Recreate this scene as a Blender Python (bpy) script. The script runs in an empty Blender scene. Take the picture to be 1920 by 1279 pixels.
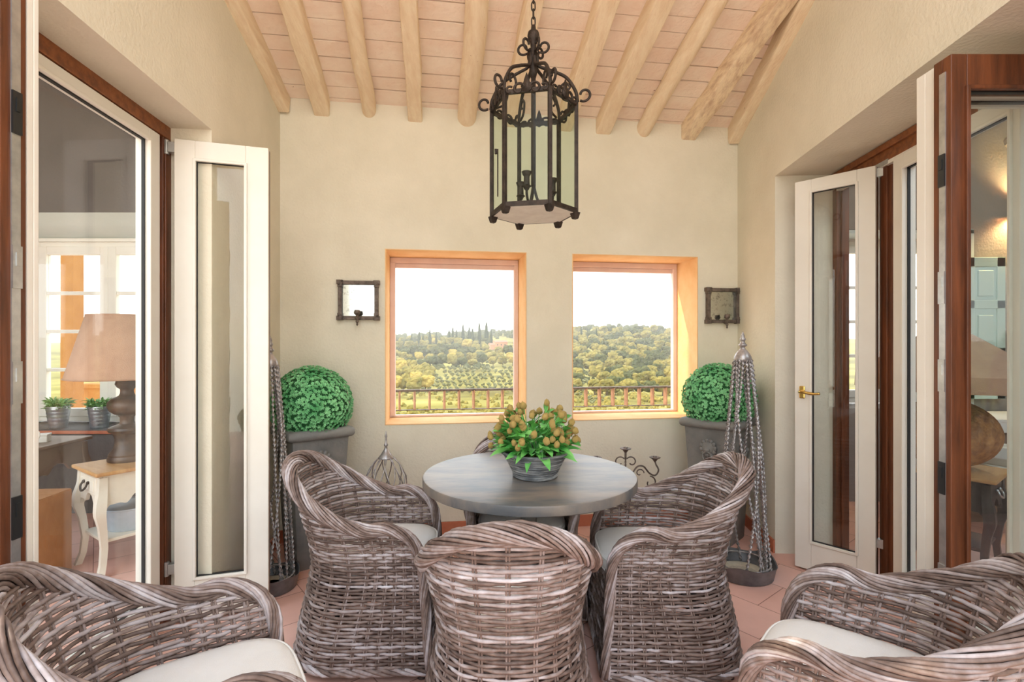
import bpy, math, random
from mathutils import Vector, Matrix
from math import sin, cos, pi, sqrt, atan2, radians

SC = bpy.context.scene
COL = SC.collection

# ------------------------------------------------------------------ camera
EYE = 1.38
cam_d = bpy.data.cameras.new('camera'); cam_d.lens = 18.0; cam_d.sensor_width = 36.0
cam_d.clip_start = 0.05; cam_d.clip_end = 5000
cam = bpy.data.objects.new('camera', cam_d); COL.objects.link(cam)
cam.location = (0, 0, EYE); cam.rotation_euler = (radians(90), 0, 0)
SC.camera = cam

# ------------------------------------------------------------------ world
SC.view_settings.view_transform = 'Standard'
SC.view_settings.look = 'None'
SC.view_settings.exposure = 1.35
SC.view_settings.gamma = 1.0
SC.view_settings.use_curve_mapping = False
world = bpy.data.worlds.new('sky'); SC.world = world
world.use_nodes = True
nt = world.node_tree; nt.nodes.clear()
wo = nt.nodes.new('ShaderNodeOutputWorld'); bg = nt.nodes.new('ShaderNodeBackground')
tc = nt.nodes.new('ShaderNodeTexCoord'); sep = nt.nodes.new('ShaderNodeSeparateXYZ')
rp = nt.nodes.new('ShaderNodeValToRGB')
nt.links.new(tc.outputs['Generated'], sep.inputs[0])
nt.links.new(sep.outputs['Z'], rp.inputs[0])
nt.links.new(rp.outputs[0], bg.inputs[0]); nt.links.new(bg.outputs[0], wo.inputs[0])
e = rp.color_ramp.elements
e[0].position = 0.0; e[0].color = (1.0, 0.93, 0.80, 1)
e[1].position = 1.0; e[1].color = (0.62, 0.78, 1.0, 1)
k = e.new(0.08); k.color = (1.0, 0.985, 0.95, 1)
k = e.new(0.35); k.color = (0.86, 0.93, 1.0, 1)
bg.inputs[1].default_value = 1.5

# ------------------------------------------------------------------ sun and skylight let in by the left-off roofs
sd = bpy.data.lights.new('sun', 'SUN'); sd.energy = 1.55; sd.color = (1.0, 0.83, 0.58); sd.angle = radians(1.0)
sun = bpy.data.objects.new('sun', sd); COL.objects.link(sun)
sun.rotation_euler = Vector((0.80, -0.12, -0.52)).to_track_quat('-Z', 'Y').to_euler()

def area(name, loc, direction, sx, sy, power, color):
    d = bpy.data.lights.new(name, 'AREA'); d.shape = 'RECTANGLE'; d.size = sx; d.size_y = sy
    d.energy = power; d.color = color
    o = bpy.data.objects.new(name, d); COL.objects.link(o); o.location = loc
    o.rotation_euler = Vector(direction).to_track_quat('-Z', 'Z').to_euler()
    return o
# ceilings stop short and the loggia's rear is left off, unseen, to let skylight in

# ------------------------------------------------------------------ helpers
def lin(r, g, b):
    def f(c):
        c /= 255.0
        return c / 12.92 if c <= 0.04045 else ((c + 0.055) / 1.055) ** 2.4
    return (f(r), f(g), f(b), 1.0)

def mat(name, c1, c2=None, rough=0.6, scale=8.0, detail=4.0, bump=0.0, bscale=None, metal=0.0,
        stretch=None, lo=0.35, hi=0.65, spec=0.5, trans=0.0, coat=0.0, coords='Object', pits=None):
    m = bpy.data.materials.new(name); m.use_nodes = True
    n = m.node_tree; p = n.nodes['Principled BSDF']
    p.inputs['Roughness'].default_value = rough
    p.inputs['Metallic'].default_value = metal
    p.inputs['Specular IOR Level'].default_value = spec
    if coat: p.inputs['Coat Weight'].default_value = coat
    p.inputs['Base Color'].default_value = c1
    t = n.nodes.new('ShaderNodeTexCoord')
    src = t.outputs[coords]
    if stretch:
        mp = n.nodes.new('ShaderNodeMapping'); mp.inputs['Scale'].default_value = stretch
        n.links.new(src, mp.inputs['Vector']); src = mp.outputs[0]
    if c2:
        nz = n.nodes.new('ShaderNodeTexNoise'); nz.inputs['Scale'].default_value = scale
        nz.inputs['Detail'].default_value = detail; nz.inputs['Roughness'].default_value = 0.6
        n.links.new(src, nz.inputs['Vector'])
        r = n.nodes.new('ShaderNodeValToRGB')
        r.color_ramp.elements[0].position = lo; r.color_ramp.elements[0].color = c1
        r.color_ramp.elements[1].position = hi; r.color_ramp.elements[1].color = c2
        n.links.new(nz.outputs[0], r.inputs[0]); n.links.new(r.outputs[0], p.inputs['Base Color'])
    if bump:
        nb = n.nodes.new('ShaderNodeTexNoise'); nb.inputs['Scale'].default_value = bscale or scale * 4
        nb.inputs['Detail'].default_value = 6
        n.links.new(src, nb.inputs['Vector'])
        b = n.nodes.new('ShaderNodeBump'); b.inputs['Strength'].default_value = bump
        b.inputs['Distance'].default_value = 0.01
        n.links.new(nb.outputs[0], b.inputs['Height']); n.links.new(b.outputs[0], p.inputs['Normal'])
    if pits:
        pn = n.nodes.new('ShaderNodeTexNoise'); pn.inputs['Scale'].default_value = pits[0]; pn.inputs['Detail'].default_value = 8; pn.inputs['Roughness'].default_value = 0.75
        n.links.new(t.outputs[coords], pn.inputs['Vector'])
        pr = n.nodes.new('ShaderNodeValToRGB'); pr.color_ramp.elements[0].position = pits[1]; pr.color_ramp.elements[0].color = (0, 0, 0, 1)
        pr.color_ramp.elements[1].position = pits[1] + 0.04; pr.color_ramp.elements[1].color = (1, 1, 1, 1)
        n.links.new(pn.outputs[0], pr.inputs[0])
        px_ = n.nodes.new('ShaderNodeMix'); px_.data_type = 'RGBA'; px_.inputs[7].default_value = pits[2]
        n.links.new(pr.outputs[0], px_.inputs['Factor'])
        lk = p.inputs['Base Color'].links
        if lk: n.links.new(lk[0].from_socket, px_.inputs[6])
        else: px_.inputs[6].default_value = c1
        n.links.new(px_.outputs[2], p.inputs['Base Color'])
    if trans:
        p.inputs['Transmission Weight'].default_value = trans
    return m

def glass_mat(name, tint=(0.93, 0.97, 0.95, 1), refl=1.0):
    m = bpy.data.materials.new(name); m.use_nodes = True
    n = m.node_tree; n.nodes.clear()
    o = n.nodes.new('ShaderNodeOutputMaterial'); mx = n.nodes.new('ShaderNodeMixShader')
    tr = n.nodes.new('ShaderNodeBsdfTransparent'); gl = n.nodes.new('ShaderNodeBsdfGlossy')
    lw = n.nodes.new('ShaderNodeLayerWeight'); lw.inputs['Blend'].default_value = 0.5
    pw = n.nodes.new('ShaderNodeMath'); pw.operation = 'POWER'; pw.inputs[1].default_value = 5.0
    ml = n.nodes.new('ShaderNodeMath'); ml.operation = 'MULTIPLY_ADD'; ml.inputs[1].default_value = 0.90 * refl; ml.inputs[2].default_value = 0.045 * refl
    tr.inputs[0].default_value = tint; gl.inputs[0].default_value = (1, 1, 1, 1); gl.inputs[1].default_value = 0.0
    n.links.new(lw.outputs['Facing'], pw.inputs[0]); n.links.new(pw.outputs[0], ml.inputs[0]); n.links.new(ml.outputs[0], mx.inputs[0])
    n.links.new(tr.outputs[0], mx.inputs[1]); n.links.new(gl.outputs[0], mx.inputs[2])
    n.links.new(mx.outputs[0], o.inputs[0])
    return m

class MB:
    """collects shapes for ONE mesh"""
    def __init__(s): s.v = []; s.f = []; s.t = []; s.m = []
    def _add(s, vs, fs, tone=0.5, mi=0):
        o = len(s.v); s.v.extend(vs); s.t.extend([tone] * len(vs))
        s.f.extend([tuple(i + o for i in f) for f in fs]); s.m.extend([mi] * len(fs))
    def box(s, c, d, rz=0.0, M=None, tone=0.5, mi=0):
        x, y, z = d[0] / 2, d[1] / 2, d[2] / 2
        R = M if M is not None else Matrix.Rotation(rz, 3, 'Z')
        vs = [Vector(c) + R @ Vector(p) for p in
              [(-x, -y, -z), (x, -y, -z), (x, y, -z), (-x, y, -z), (-x, -y, z), (x, -y, z), (x, y, z), (-x, y, z)]]
        s._add(vs, [(0, 3, 2, 1), (4, 5, 6, 7), (0, 1, 5, 4), (1, 2, 6, 5), (2, 3, 7, 6), (3, 0, 4, 7)], tone, mi)
    def tube(s, pts, r, n=6, closed=False, tone=0.5, cap=True, mi=0, up=None):
        P = [Vector(p) for p in pts]; N = len(P)
        rad = r if isinstance(r, (list, tuple)) else [r] * N
        T = []
        for i in range(N):
            a = P[(i - 1) % N] if (closed or i > 0) else P[i]
            b = P[(i + 1) % N] if (closed or i < N - 1) else P[i]
            d = b - a
            T.append(d.normalized() if d.length > 1e-9 else Vector((0, 0, 1)))
        u = up if up is not None else (Vector((0, 0, 1)) if abs(T[0].z) < 0.9 else Vector((1, 0, 0)))
        u = (u - T[0] * u.dot(T[0])).normalized()
        vs = []
        for i in range(N):
            u = u - T[i] * u.dot(T[i])
            if u.length < 1e-6: u = T[i].orthogonal()
            u.normalize(); w = T[i].cross(u)
            for k in range(n):
                a = 2 * pi * k / n
                vs.append(P[i] + (u * cos(a) + w * sin(a)) * rad[i])
        fs = []
        for i in range(N if closed else N - 1):
            j = (i + 1) % N
            for k in range(n):
                l = (k + 1) % n
                fs.append((i * n + k, i * n + l, j * n + l, j * n + k))
        if cap and not closed:
            fs.append(tuple(range(n - 1, -1, -1))); fs.append(tuple((N - 1) * n + k for k in range(n)))
        s._add(vs, fs, tone, mi)
    def lathe(s, prof, n=32, c=(0, 0, 0), tone=0.5, mi=0, cap=True):
        vs = []; c = Vector(c)
        for (r, z) in prof:
            for k in range(n):
                a = 2 * pi * k / n
                vs.append(c + Vector((r * cos(a), r * sin(a), z)))
        fs = []
        for i in range(len(prof) - 1):
            for k in range(n):
                l = (k + 1) % n
                fs.append((i * n + k, i * n + l, (i + 1) * n + l, (i + 1) * n + k))
        if cap:
            fs.append(tuple(range(n - 1, -1, -1))); fs.append(tuple((len(prof) - 1) * n + k for k in range(n)))
        s._add(vs, fs, tone, mi)
    def loops(s, rings, closed_ring=True, cap=True, tone=0.5, mi=0):
        n = len(rings[0]); vs = [Vector(p) for r in rings for p in r]; fs = []
        for i in range(len(rings) - 1):
            for k in range(n if closed_ring else n - 1):
                l = (k + 1) % n
                fs.append((i * n + k, i * n + l, (i + 1) * n + l, (i + 1) * n + k))
        if cap and closed_ring:
            fs.append(tuple(range(n - 1, -1, -1))); fs.append(tuple((len(rings) - 1) * n + k for k in range(n)))
        s._add(vs, fs, tone, mi)
    def prism(s, poly, axis, h, M=None, c=(0, 0, 0), tone=0.5, mi=0):
        """poly (2D) extruded by h along the local y axis ('y': poly in xz) or z axis ('z': poly in xy), centred"""
        n = len(poly); R = M if M is not None else Matrix.Identity(3); c = Vector(c); vs = []
        for sgn in (-0.5, 0.5):
            for (a, b) in poly:
                p = Vector((a, sgn * h, b)) if axis == 'y' else Vector((a, b, sgn * h))
                vs.append(c + R @ p)
        fs = [tuple(range(n)), tuple(range(2 * n - 1, n - 1, -1))]
        for k in range(n):
            l = (k + 1) % n
            fs.append((k, k + n, l + n, l))
        s._add(vs, fs, tone, mi)
    def sphere(s, c, r, nu=12, nv=8, sq=(1, 1, 1), tone=0.5, jit=0.0, rnd=None, mi=0):
        c = Vector(c); rings = []
        prof = []
        for i in range(nv + 1):
            a = -pi / 2 + pi * i / nv
            ring = []
            for k in range(nu):
                b = 2 * pi * k / nu
                rr = r * (1 + (rnd.uniform(-jit, jit) if rnd and 0 < i < nv else 0))
                ring.append(c + Vector((rr * max(cos(a), 1e-3) * cos(b) * sq[0], rr * max(cos(a), 1e-3) * sin(b) * sq[1], rr * sin(a) * sq[2])))
            rings.append(ring)
        s.loops(rings, tone=tone, mi=mi)
    def build(s, name, material, parent=None, smooth=False, loc=None, rz=0.0, bevel=0.0, angle=35):
        me = bpy.data.meshes.new(name)
        me.from_pydata([tuple(v) for v in s.v], [], s.f)
        mats = material if isinstance(material, (list, tuple)) else [material]
        for m in mats: me.materials.append(m)
        if len(mats) > 1: me.polygons.foreach_set('material_index', s.m)
        at = me.attributes.new('tone', 'FLOAT', 'POINT'); at.data.foreach_set('value', s.t)
        if smooth:
            me.polygons.foreach_set('use_smooth', [True] * len(me.polygons))
            if smooth != 'all':
                try: me.set_sharp_from_angle(angle=radians(angle))
                except Exception: pass
        me.update()
        o = bpy.data.objects.new(name, me); COL.objects.link(o)
        if parent is not None: o.parent = parent
        if loc is not None: o.location = loc
        o.rotation_euler = (0, 0, rz)
        if bevel:
            b = o.modifiers.new('bevel', 'BEVEL'); b.width = bevel; b.segments = 2; b.limit_method = 'ANGLE'
        return o

def tag(o, label=None, cat=None, group=None, kind=None):
    if label: o['label'] = label
    if cat: o['category'] = cat
    if group: o['group'] = group
    if kind: o['kind'] = kind
    return o

def thing(name, label, cat, loc=(0, 0, 0), rz=0.0, group=None, kind=None):
    o = bpy.data.objects.new(name, None); COL.objects.link(o)
    o.empty_display_size = 0.1
    o.location = loc; o.rotation_euler = (0, 0, rz)
    return tag(o, label, cat, group, kind)

def children(o): return [c for c in COL.objects if c.parent == o]
def copy_tree(o, parent=None):
    c = o.copy(); COL.objects.link(c)
    if parent is not None: c.parent = parent
    for ch in list(o.children):
        copy_tree(ch, c)
    return c

def interp(x, pts):
    if x <= pts[0][0]: return pts[0][1]
    for (a, b), (c, d) in zip(pts, pts[1:]):
        if x <= c:
            t = (x - a) / (c - a)
            return b + (d - b) * t
    return pts[-1][1]
def smooth_interp(x, pts):
    if x <= pts[0][0]: return pts[0][1]
    for (a, b), (c, d) in zip(pts, pts[1:]):
        if x <= c:
            t = (x - a) / (c - a); t = t * t * (3 - 2 * t)
            return b + (d - b) * t
    return pts[-1][1]
def catmull(pts, n=8, closed=False):
    P = [Vector(p) for p in pts]; out = []; N = len(P)
    for i in range(N if closed else N - 1):
        p0 = P[(i - 1) % N] if closed or i > 0 else P[i] * 2 - P[i + 1]
        p1 = P[i]; p2 = P[(i + 1) % N]
        p3 = P[(i + 2) % N] if closed or i + 2 < N else p2 * 2 - p1
        for k in range(n):
            t = k / n
            out.append(0.5 * ((2 * p1) + (p2 - p0) * t + (2 * p0 - 5 * p1 + 4 * p2 - p3) * t * t + (3 * p1 - p0 - 3 * p2 + p3) * t ** 3))
    if not closed: out.append(P[-1])
    return out

# ------------------------------------------------------------------ materials
PLASTER = mat('plaster', lin(222, 214, 193), lin(231, 223, 203), 0.9, 2.5, 5, bump=0.35, bscale=60, spec=0.15)
PLASTER_W = mat('plaster_pale', lin(214, 222, 216), lin(222, 228, 222), 0.9, 3, bump=0.2, bscale=60, spec=0.15)
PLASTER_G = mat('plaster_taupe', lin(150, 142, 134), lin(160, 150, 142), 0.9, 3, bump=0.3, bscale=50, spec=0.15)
OCHRE = mat('ochre_render', lin(240, 200, 148), lin(234, 188, 134), 0.9, 6, bump=0.4, bscale=70, spec=0.15)
OCHRE_OUT = mat('ochre_render_outdoors', lin(176, 124, 70), lin(164, 112, 62), 0.9, 6, bump=0.4, bscale=70, spec=0.1)
TERRA = mat('terracotta_edge', lin(196, 120, 88), lin(180, 104, 76), 0.7, 9, bump=0.2)
PAINT = mat('white_paint', lin(236, 231, 220), lin(230, 224, 212), 0.42, 3)
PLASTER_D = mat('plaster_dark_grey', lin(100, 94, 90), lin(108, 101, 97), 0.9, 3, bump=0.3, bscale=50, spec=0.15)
PINKWOOD = mat('pink_painted_wood', lin(234, 208, 196), lin(226, 196, 184), 0.6, 5)
WOOD = mat('stained_wood', lin(78, 42, 22), lin(116, 64, 34), 0.45, 5, 6, bump=0.1, stretch=(7, 7, 0.6))
WOOD_H = mat('stained_wood_header', lin(112, 62, 30), lin(150, 88, 46), 0.45, 5, 6, bump=0.1, stretch=(6, 0.6, 6))
BEAM = mat('limed_beam', lin(248, 229, 198), lin(236, 210, 176), 0.8, 4, 8, bump=0.5, bscale=14, stretch=(6, 0.7, 6), spec=0.2, pits=(26, 0.66, lin(150, 104, 72)))
BEAM_R = mat('worn_beam', lin(246, 224, 190), lin(190, 150, 118), 0.85, 5, 8, bump=0.7, bscale=16, stretch=(5, 1.4, 5), lo=0.42, hi=0.8, spec=0.2)
BOARD = mat('pink_limed_board', lin(250, 233, 214), lin(244, 219, 198), 0.85, 5, 8, bump=0.7, bscale=30, spec=0.2, pits=(16, 0.665, lin(150, 100, 78)))
GAPDARK = mat('dark_gap', lin(70, 44, 34), None, 0.95)
STEEL = mat('lock_steel', lin(200, 202, 200), lin(176, 178, 178), 0.35, 20, metal=0.8)
DARKSTEEL = mat('dark_hinge_steel', lin(70, 72, 74), None, 0.35, metal=0.8)
BRASS = mat('brass', lin(222, 186, 108), None, 0.25, metal=1.0)
RUBBER = mat('black_gasket', lin(40, 40, 40), None, 0.6)
IRON = mat('wrought_iron', lin(42, 34, 28), lin(66, 54, 46), 0.6, 30, metal=0.4, bump=0.4, bscale=120)
RUST = mat('rusted_iron', lin(86, 76, 68), lin(128, 114, 104), 0.6, 24, metal=0.5, bump=0.5, bscale=90)
ZINC = mat('weathered_zinc', lin(108, 112, 112), lin(150, 148, 142), 0.5, 5, 8, metal=0.35, bump=0.15, lo=0.3, hi=0.7)
ZINC_TOP = mat('worn_zinc_top', lin(92, 95, 98), lin(138, 126, 114), 0.40, 4, 8, metal=0.05, bump=0.06, bscale=40, lo=0.36, hi=0.62, stretch=(0.8, 2.4, 1))
LEAD = mat('lead_planter', lin(112, 112, 110), lin(142, 140, 134), 0.7, 4, 7, bump=0.35, bscale=30, metal=0.1)
GALV = mat('galvanised_tray', lin(98, 98, 100), lin(132, 132, 134), 0.45, 9, metal=0.6, bump=0.1)
TWIST = mat('grey_twisted_metal', lin(140, 134, 132), lin(190, 184, 182), 0.32, 30, metal=0.5)
PANE = glass_mat('pane_glass', (0.97, 0.985, 0.978, 1), 0.6)
LGLASS = glass_mat('lantern_glass', (0.93, 0.97, 0.945, 1), 0.12)
MIRROR = mat('foxed_mirror', lin(196, 202, 198), lin(120, 126, 122), 0.08, 45, 8, metal=0.95, lo=0.52, hi=0.72)
CUSHION = mat('white_cotton', lin(240, 238, 234), lin(234, 231, 226), 0.9, 5, bump=0.25, bscale=320, spec=0.1)
LEAF_B = mat('box_leaf', lin(92, 176, 110), lin(158, 222, 162), 0.5, 7, 2)
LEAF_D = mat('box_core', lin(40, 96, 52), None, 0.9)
LEAF_T = mat('table_leaf', lin(78, 164, 74), lin(140, 212, 116), 0.45, 9, 2)
HEAD = mat('ochre_flower', lin(220, 188, 98), lin(196, 166, 108), 0.7, 30, 3, bump=0.7, bscale=160)
SOIL = mat('soil', lin(66, 50, 38), lin(84, 66, 50), 0.95, 30)
SHADE = mat('linen_shade', lin(186, 148, 120), lin(176, 138, 112), 0.9, 10, bump=0.3, bscale=200)
LAMPWOOD = mat('turned_dark_wood', lin(56, 42, 36), lin(104, 80, 62), 0.4, 9, 6, bump=0.15)
WHITEWOOD = mat('antique_white_wood', lin(236, 228, 212), lin(226, 216, 198), 0.5, 4)
OAKTOP = mat('oak_top', lin(206, 160, 106), lin(188, 138, 88), 0.45, 4, stretch=(1, 8, 1))
ENAMEL = mat('chipped_enamel', lin(196, 204, 212), lin(176, 186, 196), 0.35, 8)
BLACKENAMEL = mat('black_enamel', lin(34, 32, 34), None, 0.4)
TAUPE = mat('taupe_painted_wood', lin(150, 128, 112), lin(138, 116, 100), 0.5, 4)
CARD = mat('cardboard', lin(172, 122, 78), lin(158, 110, 70), 0.85, 6)
DARKWOOD = mat('dark_painted_wood', lin(52, 46, 48), lin(68, 60, 58), 0.5, 6)
MINT = mat('mint_paint', lin(206, 230, 222), lin(198, 224, 216), 0.5, 4)
RATTANBALL = mat('sanded_clay', lin(196, 142, 82), lin(150, 104, 66), 0.9, 26, 6, bump=0.6, bscale=70)
HERB = mat('herb_leaf', lin(104, 150, 84), lin(164, 196, 130), 0.6, 12)

def wicker_mat():
    m = bpy.data.materials.new('grey_wash_rattan'); m.use_nodes = True
    n = m.node_tree; p = n.nodes['Principled BSDF']; p.inputs['Roughness'].default_value = 0.55
    p.inputs['Specular IOR Level'].default_value = 0.35
    a = n.nodes.new('ShaderNodeAttribute'); a.attribute_name = 'tone'
    tcx = n.nodes.new('ShaderNodeTexCoord')
    nz = n.nodes.new('ShaderNodeTexNoise'); nz.inputs['Scale'].default_value = 38; nz.inputs['Detail'].default_value = 6
    n.links.new(tcx.outputs['Object'], nz.inputs['Vector'])
    ad = n.nodes.new('ShaderNodeMath'); ad.operation = 'MULTIPLY_ADD'; ad.inputs[1].default_value = 0.75
    n.links.new(nz.outputs[0], ad.inputs[0])
    sb = n.nodes.new('ShaderNodeMath'); sb.operation = 'SUBTRACT'; sb.inputs[1].default_value = 0.345
    n.links.new(a.outputs['Fac'], sb.inputs[0]); n.links.new(sb.outputs[0], ad.inputs[2])
    r = n.nodes.new('ShaderNodeValToRGB'); el = r.color_ramp.elements
    el[0].position = 0.0; el[0].color = lin(92, 75, 68)
    el[1].position = 1.0; el[1].color = lin(214, 207, 210)
    q = el.new(0.35); q.color = lin(136, 116, 107)
    q = el.new(0.62); q.color = lin(172, 158, 156)
    n.links.new(ad.outputs[0], r.inputs[0]); n.links.new(r.outputs[0], p.inputs['Base Color'])
    return m
WICKER = wicker_mat()

def tile_mat():
    m = bpy.data.materials.new('terracotta_tiles'); m.use_nodes = True
    n = m.node_tree; p = n.nodes['Principled BSDF']; p.inputs['Roughness'].default_value = 0.5
    p.inputs['Specular IOR Level'].default_value = 0.35
    t = n.nodes.new('ShaderNodeTexCoord'); mp = n.nodes.new('ShaderNodeMapping')
    mp.inputs['Rotation'].default_value = (0, 0, radians(51)); mp.inputs['Location'].default_value = (0.07, 0.02, 0)
    n.links.new(t.outputs['Object'], mp.inputs['Vector'])
    b = n.nodes.new('ShaderNodeTexBrick')
    b.inputs['Scale'].default_value = 1.0; b.inputs['Brick Width'].default_value = 0.30; b.inputs['Row Height'].default_value = 0.30
    b.inputs['Mortar Size'].default_value = 0.0025; b.inputs['Mortar Smooth'].default_value = 0.3
    b.inputs['Color1'].default_value = lin(236, 190, 174); b.inputs['Color2'].default_value = lin(224, 174, 156)
    b.inputs['Mortar'].default_value = lin(150, 108, 92)
    n.links.new(mp.outputs[0], b.inputs['Vector'])
    nz = n.nodes.new('ShaderNodeTexNoise'); nz.inputs['Scale'].default_value = 6; nz.inputs['Detail'].default_value = 8
    n.links.new(t.outputs['Object'], nz.inputs['Vector'])
    mx = n.nodes.new('ShaderNodeMix'); mx.data_type = 'RGBA'; mx.blend_type = 'MULTIPLY'
    mx.inputs['Factor'].default_value = 0.35
    rr = n.nodes.new('ShaderNodeValToRGB'); rr.color_ramp.elements[0].position = 0.3; rr.color_ramp.elements[0].color = (0.72, 0.68, 0.66, 1)
    rr.color_ramp.elements[1].position = 0.7
    n.links.new(nz.outputs[0], rr.inputs[0])
    n.links.new(b.outputs['Color'], mx.inputs[6]); n.links.new(rr.outputs[0], mx.inputs[7])
    n.links.new(mx.outputs[2], p.inputs['Base Color'])
    bp = n.nodes.new('ShaderNodeBump'); bp.inputs['Strength'].default_value = 0.25; bp.inputs['Distance'].default_value = 0.004
    iv = n.nodes.new('ShaderNodeMath'); iv.operation = 'SUBTRACT'; iv.inputs[0].default_value = 1.0
    n.links.new(b.outputs['Fac'], iv.inputs[1]); n.links.new(iv.outputs[0], bp.inputs['Height'])
    n.links.new(bp.outputs[0], p.inputs['Normal'])
    return m
TILES = tile_mat()

def struct(o): o['kind'] = 'structure'; return o

# ------------------------------------------------------------------ room frames
BL = Vector((-1.587, 3.503, 0)); BR = Vector((1.767, 4.010, 0))
bdir = (BR - BL).normalized(); bn = Vector((-bdir.y, bdir.x, 0))             # bn points outdoors
ldir = Vector((0.0975, -0.9952, 0)).normalized(); ln = Vector((ldir.y, -ldir.x, 0))   # ln points out of the room (left)
rdir = Vector((-0.083, -0.9966, 0)).normalized(); rn = Vector((-rdir.y, rdir.x, 0))   # rn points out of the room (right)
BLEN = (BR - BL).length

def wall_boxes(mb, org, d, nrm, length, z0, z1, holes, thick, start=0.0, off=0.0):
    """wall slab from org along d; holes = (a0, a1, z0, z1)"""
    M = Matrix((d, nrm, Vector((0, 0, 1)))).transposed()
    xs = sorted({start, length} | {h[0] for h in holes} | {h[1] for h in holes})
    zs = sorted({z0, z1} | {h[2] for h in holes} | {h[3] for h in holes})
    for a, b in zip(xs, xs[1:]):
        runs = []
        for c, e2 in zip(zs, zs[1:]):
            am, cm = (a + b) / 2, (c + e2) / 2
            if any(h[0] < am < h[1] and h[2] < cm < h[3] for h in holes): continue
            if runs and abs(runs[-1][1] - c) < 1e-6: runs[-1][1] = e2
            else: runs.append([c, e2])
        for c, e2 in runs:
            p = org + d * ((a + b) / 2) + nrm * (off + thick / 2) + Vector((0, 0, (c + e2) / 2))
            mb.box(p, (b - a, thick, e2 - c), M=M)

# floor: one slab under the three rooms
f = MB(); f.box((0, 1.2, -0.05), (10.8, 9.0, 0.1)); struct(f.build('floor', TILES))
# back wall with its two window openings
WT = 0.36
W1 = (0.700, 1.712, 0.786, 2.03); W2 = (2.058, 3.057, 0.786, 2.03)
w = MB(); wall_boxes(w, BL, bdir, bn, BLEN + 0.45, 0, 3.5, [W1, W2], WT, start=-0.45); struct(w.build('wall_back', PLASTER))
# side walls with the folding door openings
LO = (0.962, 2.75, 0.0, 2.43); RO = (0.684, 2.75, 0.0, 2.452)
w = MB(); wall_boxes(w, BL, ldir, ln, 4.6, 0, 4.1, [LO], 0.25, start=-0.9); struct(w.build('wall_left', PLASTER))
w = MB(); wall_boxes(w, BR, rdir, rn, 5.0, 0, 4.1, [RO], 0.39, start=-0.62); struct(w.build('wall_right', PLASTER))

# sloping ceiling of limed boards
rnd = random.Random(4)
SLOPE = 0.29
CZ = 3.045
beam_px = [603, 692, 778, 876, 955, 1057, 1130, 1207, 1290]
def back_a(px):
    u = (px - 960) / 960.0
    X = 3.743 * u / (1 - 0.151 * u)
    return (X - BL.x) / bdir.x
beam_a = [back_a(p) for p in beam_px]
beam_dir = (-bn + Vector((0, 0, SLOPE))).normalized()
cup = beam_dir.cross(bdir); cup = cup if cup.z > 0 else -cup
cm = MB()
Mc = Matrix((bdir, beam_dir, cup)).transposed()
edges = [-0.5] + beam_a + [BLEN + 0.55]
for a, b in zip(edges, edges[1:]):
    t = -0.12 + rnd.uniform(0, 0.05)
    while t < 2.85:
        wd = rnd.uniform(0.105, 0.15) if t < 2.2 else 0.5
        gap = rnd.choice([0.004, 0.006, 0.009, 0.012])
        c = BL + bdir * ((a + b) / 2) + beam_dir * (t + wd / 2) + Vector((0, 0, CZ)) + cup * (0.02 + rnd.uniform(-0.0025, 0.0025))
        tilt = Matrix.Rotation(rnd.uniform(-0.012, 0.012), 3, 'X') @ Matrix.Rotation(rnd.uniform(-0.006, 0.006), 3, 'Z')
        cm.box(c, (b - a - 0.002, wd - gap, 0.04), M=Mc @ tilt)
        t += wd
cm.box(BL + bdir * (BLEN / 2) + beam_dir * 1.4 + Vector((0, 0, CZ)) + cup * 0.075, (BLEN + 1.1, 3.2, 0.05), M=Mc, mi=1)
struct(cm.build('ceiling', [BOARD, GAPDARK]))

# ceiling beams
rnd = random.Random(9)
def beam(org, d, wdt, hgt, kind, material, label):
    mb = MB(); side = d.cross(Vector((0, 0, 1))).normalized(); up = side.cross(d).normalized()
    rings = []; n = 14
    for i in range(n + 1):
        t = i / n; L = -0.02 + 3.0 * (t ** 1.3)
        k = 1 + rnd.uniform(-0.05, 0.05)
        wob = side * rnd.uniform(-0.006, 0.006) + up * rnd.uniform(-0.003, 0.003)
        c = org + d * L + wob; ring = []
        m_ = 16
        for j in range(m_):
            a = 2 * pi * j / m_ + pi / m_
            ca, sa = cos(a), sin(a)
            ex = 1.0 if kind == 'round' else 0.2
            x = abs(ca) ** ex * (1 if ca > 0 else -1); z = abs(sa) ** ex * (1 if sa > 0 else -1)
            ring.append(c + side * (x * wdt / 2 * k) + up * (z * hgt / 2 * k))
        rings.append(ring)
    mb.loops([[p - org for p in r] for r in rings])
    o = mb.build('ceiling_beam', material, smooth=True, loc=org, angle=32)
    return tag(o, label, 'beam', 'limed beams under the sloping ceiling')
kinds = ['sq', 'round', 'sq', 'round', 'sq', 'sq', 'sq', 'round', 'sq']
words = ['squared limed beam, second from the left wall', 'slim round limed beam, third from the left wall',
         'narrow squared limed beam left of the lantern, fourth from the left wall', 'thick round limed pole beam just left of the lantern chain',
         'squared limed beam passing directly behind the lantern crown', 'limed beam with a dark knot right of the lantern chain',
         'broad squared limed beam, fourth from the right wall', 'round limed beam, third from the right wall',
         'squared beam with flaking worn limewash, second from the right wall']
for i, a in enumerate(beam_a):
    org = BL + bdir * a + Vector((0, 0, CZ - 0.045))
    wd = [0.105, 0.10, 0.10, 0.135, 0.10, 0.115, 0.115, 0.11, 0.12][i]
    hg = [0.12, 0.115, 0.12, 0.14, 0.11, 0.12, 0.13, 0.13, 0.14][i]
    beam(org, beam_dir, wd, hg, kinds[i], BEAM_R if i == 8 else BEAM, words[i])
sl = SLOPE
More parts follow.
